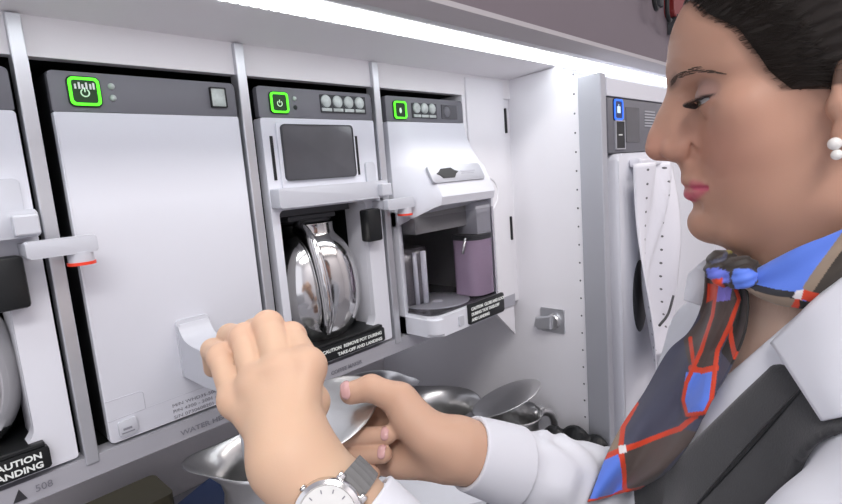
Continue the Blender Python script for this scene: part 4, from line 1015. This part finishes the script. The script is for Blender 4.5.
# cuffs
def cuff(a, b, t0, t1, r0, r1):
    A_, B_ = a + (b-a)*t0, a + (b-a)*t1; d = (B_-A_); L_ = np.linalg.norm(d)
    def f(p):
        t = axis_t(p, A_, B_); k = np.clip(t/L_, 0, 1)
        m = cap(p, A_ - d*.5, B_ + d*.5, r0 - (r1-r0)*.5, r1 + (r1-r0)*.5) + .35*wav(p, 60, 5, 2)
        return smax(smax(np.maximum(m, -(m + 4.)), -t, 1.5), t - L_, 1.5)
    lo, hi = bbox([A_, B_], max(r0,r1)+8); V, F_ = mesh_field(f, lo, hi, 1.5); return np_obj('cuff', V, F_, M['shirt'], shirt)
cuff(RWR, REL, .045, .25, 30.5, 35.)
cuff(LWR, LEL, .20, .42, 33., 37.)
# vest
SHC = [bloc(8,-150,-92), bloc(8,150,-92)]
def f_vest(p):
    b = to_body(p); d = f_torso(b) - 12 + .5*wav(p, 90, 6, 5)
    opening = np.maximum(half(p, N_VE)*-1, mirror_n(p, N_VE)*-1)
    d = smax(d, -opening, 3)
    for c in SHC: d = smax(d, -sph(p, c, 74), 4)
    d = smax(d, b[...,2] + 22 - .0*b[...,1], 4)
    d = smax(d, -b[...,1] - 128, 4); d = smax(d, b[...,1] - 88, 4)
    return d
a_, c_ = bbox([bloc(f,r,z) for f in (-120,140) for r in (-140,140) for z in (-620,-15)], 25)
Vv, Fv = mesh_field(f_vest, a_, c_, 3.6)
vest = np_obj('vest', Vv, Fv, M['vest'], pr)
def hit(x, y, f, s0=.22, s1=.75):
    s = np.full(len(x), s0); rr = np.stack([ray(a, b) for a, b in zip(x, y)]); ln = np.linalg.norm(rr, axis=1)
    ok = np.ones(len(x), bool)
    for _ in range(60):
        d = f(((CAM + rr*s[:, None])*1000).astype(np.float32)); s = np.minimum(s + np.clip(d, -20, 60)*.6/1000/ln, s1)
    return np.where(s < s1-.001, s, np.nan)
f_base = lambda p: smin(f_torso(to_body(p)), f_neck(to_head(p)), 26)
# welt seam of the vest
xs = np.linspace(806,690,24); ys = 384 + (806-xs)*(480-390)/(801-720.)
hs = hit(xs, ys, f_vest); okm = ~np.isnan(hs)
b = NB(); tube(b, [Vector(pt(x, y, s_ - .0002)/1000) for x, y, s_ in zip(xs[okm], ys[okm], hs[okm])], [.0008 + .0014*math.sin(math.pi*k/max(1,okm.sum()-1)) for k in range(okm.sum())], 8, True, .6)
obj('dart_seam', b, M['black'], vest, True)
# patches given by two rails of (x, y, depth)
def rail(P_, n):
    q = spline([np.array(p, float) for p in P_] if len(P_) > 2 else P_, 12); q = np.array([np.array(v) for v in q])
    L_ = np.r_[0, np.cumsum(np.linalg.norm(np.diff(q[:, :2], axis=0), axis=1))]; t = np.linspace(0, L_[-1], n)
    return np.stack([np.interp(t, L_, q[:,k]) for k in range(q.shape[1])], 1)
def patch(A_, B_, n, m, bulge=None):
    a, c = rail(A_, n), rail(B_, n); v = np.linspace(0,1,m)[None,:,None]
    G_ = a[:,None]*(1-v) + c[:,None]*v
    if bulge is not None: G_ = bulge(G_, np.linspace(0,1,n)[:,None], np.linspace(0,1,m)[None,:])
    V = np.array([pt(*q) for q in G_.reshape(-1,3)])
    F_ = np.array([(i*m+j, i*m+j+1, (i+1)*m+j+1, (i+1)*m+j) for i in range(n-1) for j in range(m-1)])
    return V, F_, G_
def sheet_obj(name, V, F_, m, par, th, cols=None):
    o = np_obj(name, V, F_, m, par, cols); s_ = o.modifiers.new('s','SOLIDIFY'); s_.thickness = th/1000; s_.offset = 0; return o
def inpoly(x, y, P_):
    r = np.zeros(x.shape, bool); n = len(P_)
    for i in range(n):
        (x1,y1),(x2,y2) = P_[i], P_[(i+1)%n]
        c = ((y1 > y) != (y2 > y)) & (x < (x2-x1)*(y-y1)/((y2-y1) or 1e-9) + x1); r ^= c
    return r
def dline(x, y, P_):
    d = np.full(x.shape, 1e9)
    for (x1,y1),(x2,y2) in zip(P_, P_[1:]):
        t = np.clip(((x-x1)*(x2-x1)+(y-y1)*(y2-y1))/((x2-x1)**2+(y2-y1)**2), 0, 1); d = np.minimum(d, np.hypot(x-x1-t*(x2-x1), y-y1-t*(y2-y1)))
    return d
RED, NAVY, BRN, BLUE, TAUPE, DK, WH = (.62,.055,.02), (.062,.064,.098), (.085,.064,.058), (.11,.215,.74), (.27,.205,.15), (.022,.020,.018), (.75,.72,.72)
def paint(V, base, ops):
    q, z = prj(V); x, y = q[:,0], q[:,1]; c = np.tile(np.array(base, float), (len(V),1))
    for op in ops:
        if op[0] == 'p': c[inpoly(x, y, op[1])] = op[2]
        else: c[dline(x, y, op[1]) < op[2]] = op[3]
    return c
# --- scarf: tail, neck band, knot
tail_l = [(706,268,.385),(703,300,.388),(690,330,.40),(668,352,.418),(645,392,.43),(621,428,.436),(603,465,.434),(588,502,.432)]
tail_r = [(742,275,.353),(748,300,.35),(744,335,.351),(728,372,.363),(712,400,.375),(693,437,.386),(668,470,.40),(640,488,.425)]
LOOP = [(718,284),(713.6,316),(702,350),(687,383),(684,400),(688,415),(705,412),(711,400),(713.6,383),(717.5,350),(730,324),(738,299),(732,280)]
def tb(G_, u, v):
    x, y = G_[...,0], G_[...,1]
    d = dline(x, y, LOOP + LOOP[:1]); ins = inpoly(x, y, LOOP)
    G_[...,2] -= np.where(ins, .004 + .003*np.clip(d/8,0,1), .004*np.exp(-(d/3.)**2))
    G_[...,2] += .004*np.sin(v*9 + u*4)*(.4+u) + .003*np.sin(v*17 - u*6)*(1-u)*.6
    return G_
V, F_, G_ = patch(tail_l, tail_r, 260, 130, tb)
cols = paint(V, NAVY, [
    ('p', [(700,275),(719,283),(713.6,316),(702,350),(690,366),(684,340),(700,318)], BRN),
    ('p', [(736,280),(755,290),(750,335),(735,368),(722,352),(732,324),(739,299)], DK),
    ('p', [(612,428),(625,425),(622,450),(606,460)], TAUPE),
    ('p', [(606,458),(622,451),(627,489),(588,506)], BLUE),
    ('p', [(622,452),(651,441),(684,430),(700,432),(640,494),(625,496)], BRN),
    ('l', [(729,325),(737,360)], 2.6, RED),
    ('l', [(691,338),(696,374)], 2.0, RED),
    ('l', [(637,404),(624,427),(621,450),(626,492)], 2.5, RED),
    ('l', [(600,460),(622,450),(651,439),(681,429),(696,416)], 2.7, RED),
    ('p', [(619,446),(626,445),(627,452),(620,454)], WH),
    ('l', [(588,502),(612,496),(643,487)], 2.4, RED),
    ('p', LOOP, (.075,.052,.046)),
    ('p', [(687,372),(714,372),(711,402),(705,413),(688,416),(683,400)], BLUE),
    ('l', [(692,368),(703,371),(716,368)], 3.0, RED),
    ('p', [(719,282),(733,280),(731,300),(716,302)], (.20,.16,.55)),
    ('l', LOOP[:7], 1.8, RED), ('l', LOOP[6:], 1.7, RED),
    ('p', [(707,283),(719,284),(715,300),(706,303)], RED)])
scarf = sheet_obj('scarf', V, F_, M['scarf'], pr, 1.6, cols)
band_u = [(742,278,.354),(762,267,.342),(800,247,.320),(841,230,.307),(880,212,.302),(930,175,.31)]
band_l = [(742,285,.350),(758,296,.344),(777,303.5,.333),(793,306.5,.326),(806,307,.321),(830,297,.313),(880,262,.303),(935,222,.305)]
V, F_, G_ = patch(band_u, band_l, 240, 60, lambda g, u, v: np.concatenate([g[...,:2], g[...,2:] - (.005*np.sin(v*3.14)*(1-.5*u) + .002*np.sin(v*8+u*5))[..., None]], -1))
cols = paint(V, BLUE, [
    ('p', [(841,232),(803,288),(812,293),(900,200),(880,180)], TAUPE),
    ('p', [(812,292),(806,300),(800,310),(900,310),(960,200),(880,200),(846,246)], (.045,.036,.028)),
    ('p', [(735,280),(744.6,280),(757,289),(777,294),(800,294),(803,300),(790,312),(740,300)], TAUPE),
    ('l', [(742,279.5),(757,288),(776,292.5),(797,295)], 3.0, (.03,.03,.035)),
    ('p', [(803,289),(824,294),(818,303),(799,298)], RED), ('p', [(796,298),(800,298),(799,310),(790,308)], RED), ('p', [(800,299),(806,301),(806,312),(799,310)], DK),
    ('p', [(797,291),(804,289),(801,299),(793,297)], WH)])
sheet_obj('scarf_neckband', V, F_, M['scarf'], scarf, 1.8, cols)
eu, el_ = to_head(np.array([pt(*band_u[-1]), pt(*band_l[-1]), pt(*band_u[-2]), pt(*band_l[-2])], np.float32))[[0,1]]
def f_band(p):                                            # the rest of the band, round the back and far side of the neck
    q = to_head(p); n_ = f_neck(q); d = np.maximum(n_ - 7.5, -(n_ - 3.))
    k = np.clip((q[...,0] - eu[0] + 10)/60, 0, 1); zu = eu[2]*(1-k) - 88*k; zl = el_[2]*(1-k) - 112*k
    d = smax(d, q[...,2] - zu - .8*np.sin(q[...,1]*.2), 2); d = smax(d, zl - q[...,2], 2)
    near = np.minimum(q[...,1] + 8, q[...,0] - eu[0] + 2)                     # the near front is the traced band itself
    return smax(d, near, 1)
a_, c_ = bbox([hloc(u,l,z) for u in (-190,-40) for l in (-75,75) for z in (-125,-30)], 5)
V, F_ = mesh_field(f_band, a_, c_, 2.2)
if len(V): np_obj('scarf_neckband', V, F_, M['scarf'], scarf, np.tile(np.array((.045,.036,.028)), (len(V),1)))
def f_knot(p):
    d = chain(p, [pt(757,271,.350), pt(745,268,.350), pt(734,269,.353), pt(728,275,.354)], [5.,7.,7.,5.5], 4)
    d = smin(d, chain(p, [pt(752,275,.347), pt(744,277,.345), pt(736,280,.349)], [5.5,7,6.], 4), 2)
    d = smin(d, chain(p, [pt(729,258,.362), pt(719,260,.362), pt(716,270,.360), pt(722,280,.356)], [5,6.5,6.5,5.], 4), 2)
    d = smin(d, chain(p, [pt(750,268,.362), pt(738,266,.366), pt(724,263,.368)], [4,4,4], 4), 2)
    return d + .5*np.sin(to_head(p)[...,2]*1.1 + to_head(p)[...,0]*.4)
a_, c_ = bbox([pt(x,y,s_) for x in (708,762) for y in (244,290) for s_ in (.34,.38)], 8)
V, F_ = mesh_field(f_knot, a_, c_, 1.3)
cols = paint(V, (.035,.028,.024), [
    ('p', [(706,268),(718,268),(729,272),(730,283),(716,284),(708,280)], (.13,.17,.62)),
    ('p', [(708,280),(722,278),(726,292),(708,292)], RED),
    ('p', [(734,269),(748,268),(760,274),(752,290),(736,290),(731,278)], BLUE),
    ('l', [(712,262),(722,260),(729,250)], 2., NAVY), ('l', [(726,246),(729,252),(733,250)], 1.6, (.25,.22,.05))])
np_obj('scarf_knot', V, F_, M['scarf'], scarf, cols)
# shirt collar leaves
V, F_, _g = patch([(771,343,.335),(790,324,.324),(812,302,.314),(842,276,.306),(890,232,.297),(935,195,.30)], [(822,421,.281),(850,414,.266),(890,396,.258),(940,365,.258),(990,325,.264)], 50, 26,
                  lambda g, u, v: np.concatenate([g[...,:2], g[...,2:] - (.005*np.sin(v*3.14))[..., None]], -1))
sheet_obj('collar', V, F_, M['shirt'], shirt, 1.6)
V, F_, _g = patch([(733,252,.412),(728,262,.412),(720,285,.415),(714,310,.42)], [(706,259,.412),(695,268,.415),(688,276,.42),(684,300,.425)], 30, 20,
                  lambda g, u, v: np.concatenate([g[...,:2], g[...,2:] - (.004*np.sin(v*3.14))[..., None]], -1))
sheet_obj('collar', V, F_, M['shirt'], shirt, 1.6)
V, F_, _g = patch([(736,252,.374),(745,246,.368),(756,246,.362)], [(737,264,.372),(748,264,.366),(757,262,.36)], 20, 12)
sheet_obj('collar_tip', V, F_, M['shirt'], shirt, 1.4)
# --- wrist watch
ax = (LEL-LWR)/np.linalg.norm(LEL-LWR); wc = LWR + (LEL-LWR)*.145
vd = CAM*1000 - wc; vd = vd - ax*(vd @ ax); vd /= np.linalg.norm(vd); sd_ = np.cross(ax, vd)
if sd_ @ RT < 0: sd_ = -sd_
an = R(-14); vd, sd_ = vd*math.cos(an) + sd_*math.sin(an), sd_*math.cos(an) - vd*math.sin(an)
rw = 24.6
wt = bpy.data.objects.new('wrist_watch', None); link(wt, pr)
mtx = Matrix([list(sd_)+[0], list(ax)+[0], list(vd)+[0], [0,0,0,1]]).transposed()
mtx = Matrix(((sd_[0],ax[0],vd[0],wc[0]/1000),(sd_[1],ax[1],vd[1],wc[1]/1000),(sd_[2],ax[2],vd[2],wc[2]/1000),(0,0,0,1)))
def wobj(name, b, m, par, **k): o = obj(name, b, m, par, **k); o.data.transform(mtx); return o
K = .001; WS = 1.12
bpy.data.objects.remove(wt)
b = NB(); z0 = (rw+1.)*K
lathe(b, [(0,z0-.003),(.0175,z0-.003),(.0192,z0-.001),(.0198,z0+.003),(.0188,z0+.0058),(.0165,z0+.0066),(.0158,z0+.0056),(0,z0+.0056)], 56)
for sx in (-1,1):
    for sy in (-1,1): box(b, sx*.0125-.002+sx*.003, sx*.0125+.002+sx*.006, sy*.0085-.0022, sy*.0085+.0022, z0-.005, z0+.002, .0009)
case = wobj('wrist_watch', b, M['chrome'], pr, angle=40)
b = NB(); lathe(b, [(0,z0+.0058),(.0156,z0+.0058),(.0158,z0+.0050)], 48); wobj('dial', b, M['dial'], case)
b = NB(); 
for k in range(12): a = k*math.pi/6; tube(b, [(.0118*math.cos(a),.0118*math.sin(a),z0+.0059),(.0138*math.cos(a),.0138*math.sin(a),z0+.0059)], .00035, 5)
wobj('hour_marks', b, M['greyink'], case)
for a, ln in ((R(70),.009),(R(160),.0125)):
    b = NB(); tube(b, [(0,0,z0+.0064),(ln*math.cos(a),ln*math.sin(a),z0+.0064)], [.0006,.0003], 6); wobj('watch_hand', b, M['steel'], case)
b = NB(); lathe(b, [(0,0),(.0022,0),(.0022,.003),(0,.003)], 16, (0,0,0)); bmesh.ops.rotate(b, verts=b.verts[:], cent=(0,0,0), matrix=Matrix.Rotation(R(90),3,'X')); bmesh.ops.translate(b, verts=b.verts[:], vec=(0,-.018,z0+.0015)); wobj('crown', b, M['chrome'], case, smooth=True)
b = NB(); n = 84; rings = []
for k in range(n+1):
    a = R(90 - 34) - (2*math.pi - R(68))*k/n
    rr = (rw + 4.3 + .35*math.cos(k*2.1))*K
    w_ = .0088 - .0012*math.sin(math.pi*k/n)
    ri = rr - .0022; ca, sa = math.cos(a), math.sin(a)
    rings.append([b.verts.new((r_*ca, y_, r_*sa)) for r_, y_ in ((rr,-w_),(rr+.0004,0),(rr,w_),(ri,w_),(ri,-w_))])
for r1, r2 in zip(rings, rings[1:]):
    for k in range(5): b.faces.new((r1[k], r1[(k+1)%5], r2[(k+1)%5], r2[k]))
b.faces.new(rings[0]); b.faces.new(rings[-1])
wobj('watch_strap', b, M['strap'], case, angle=30)
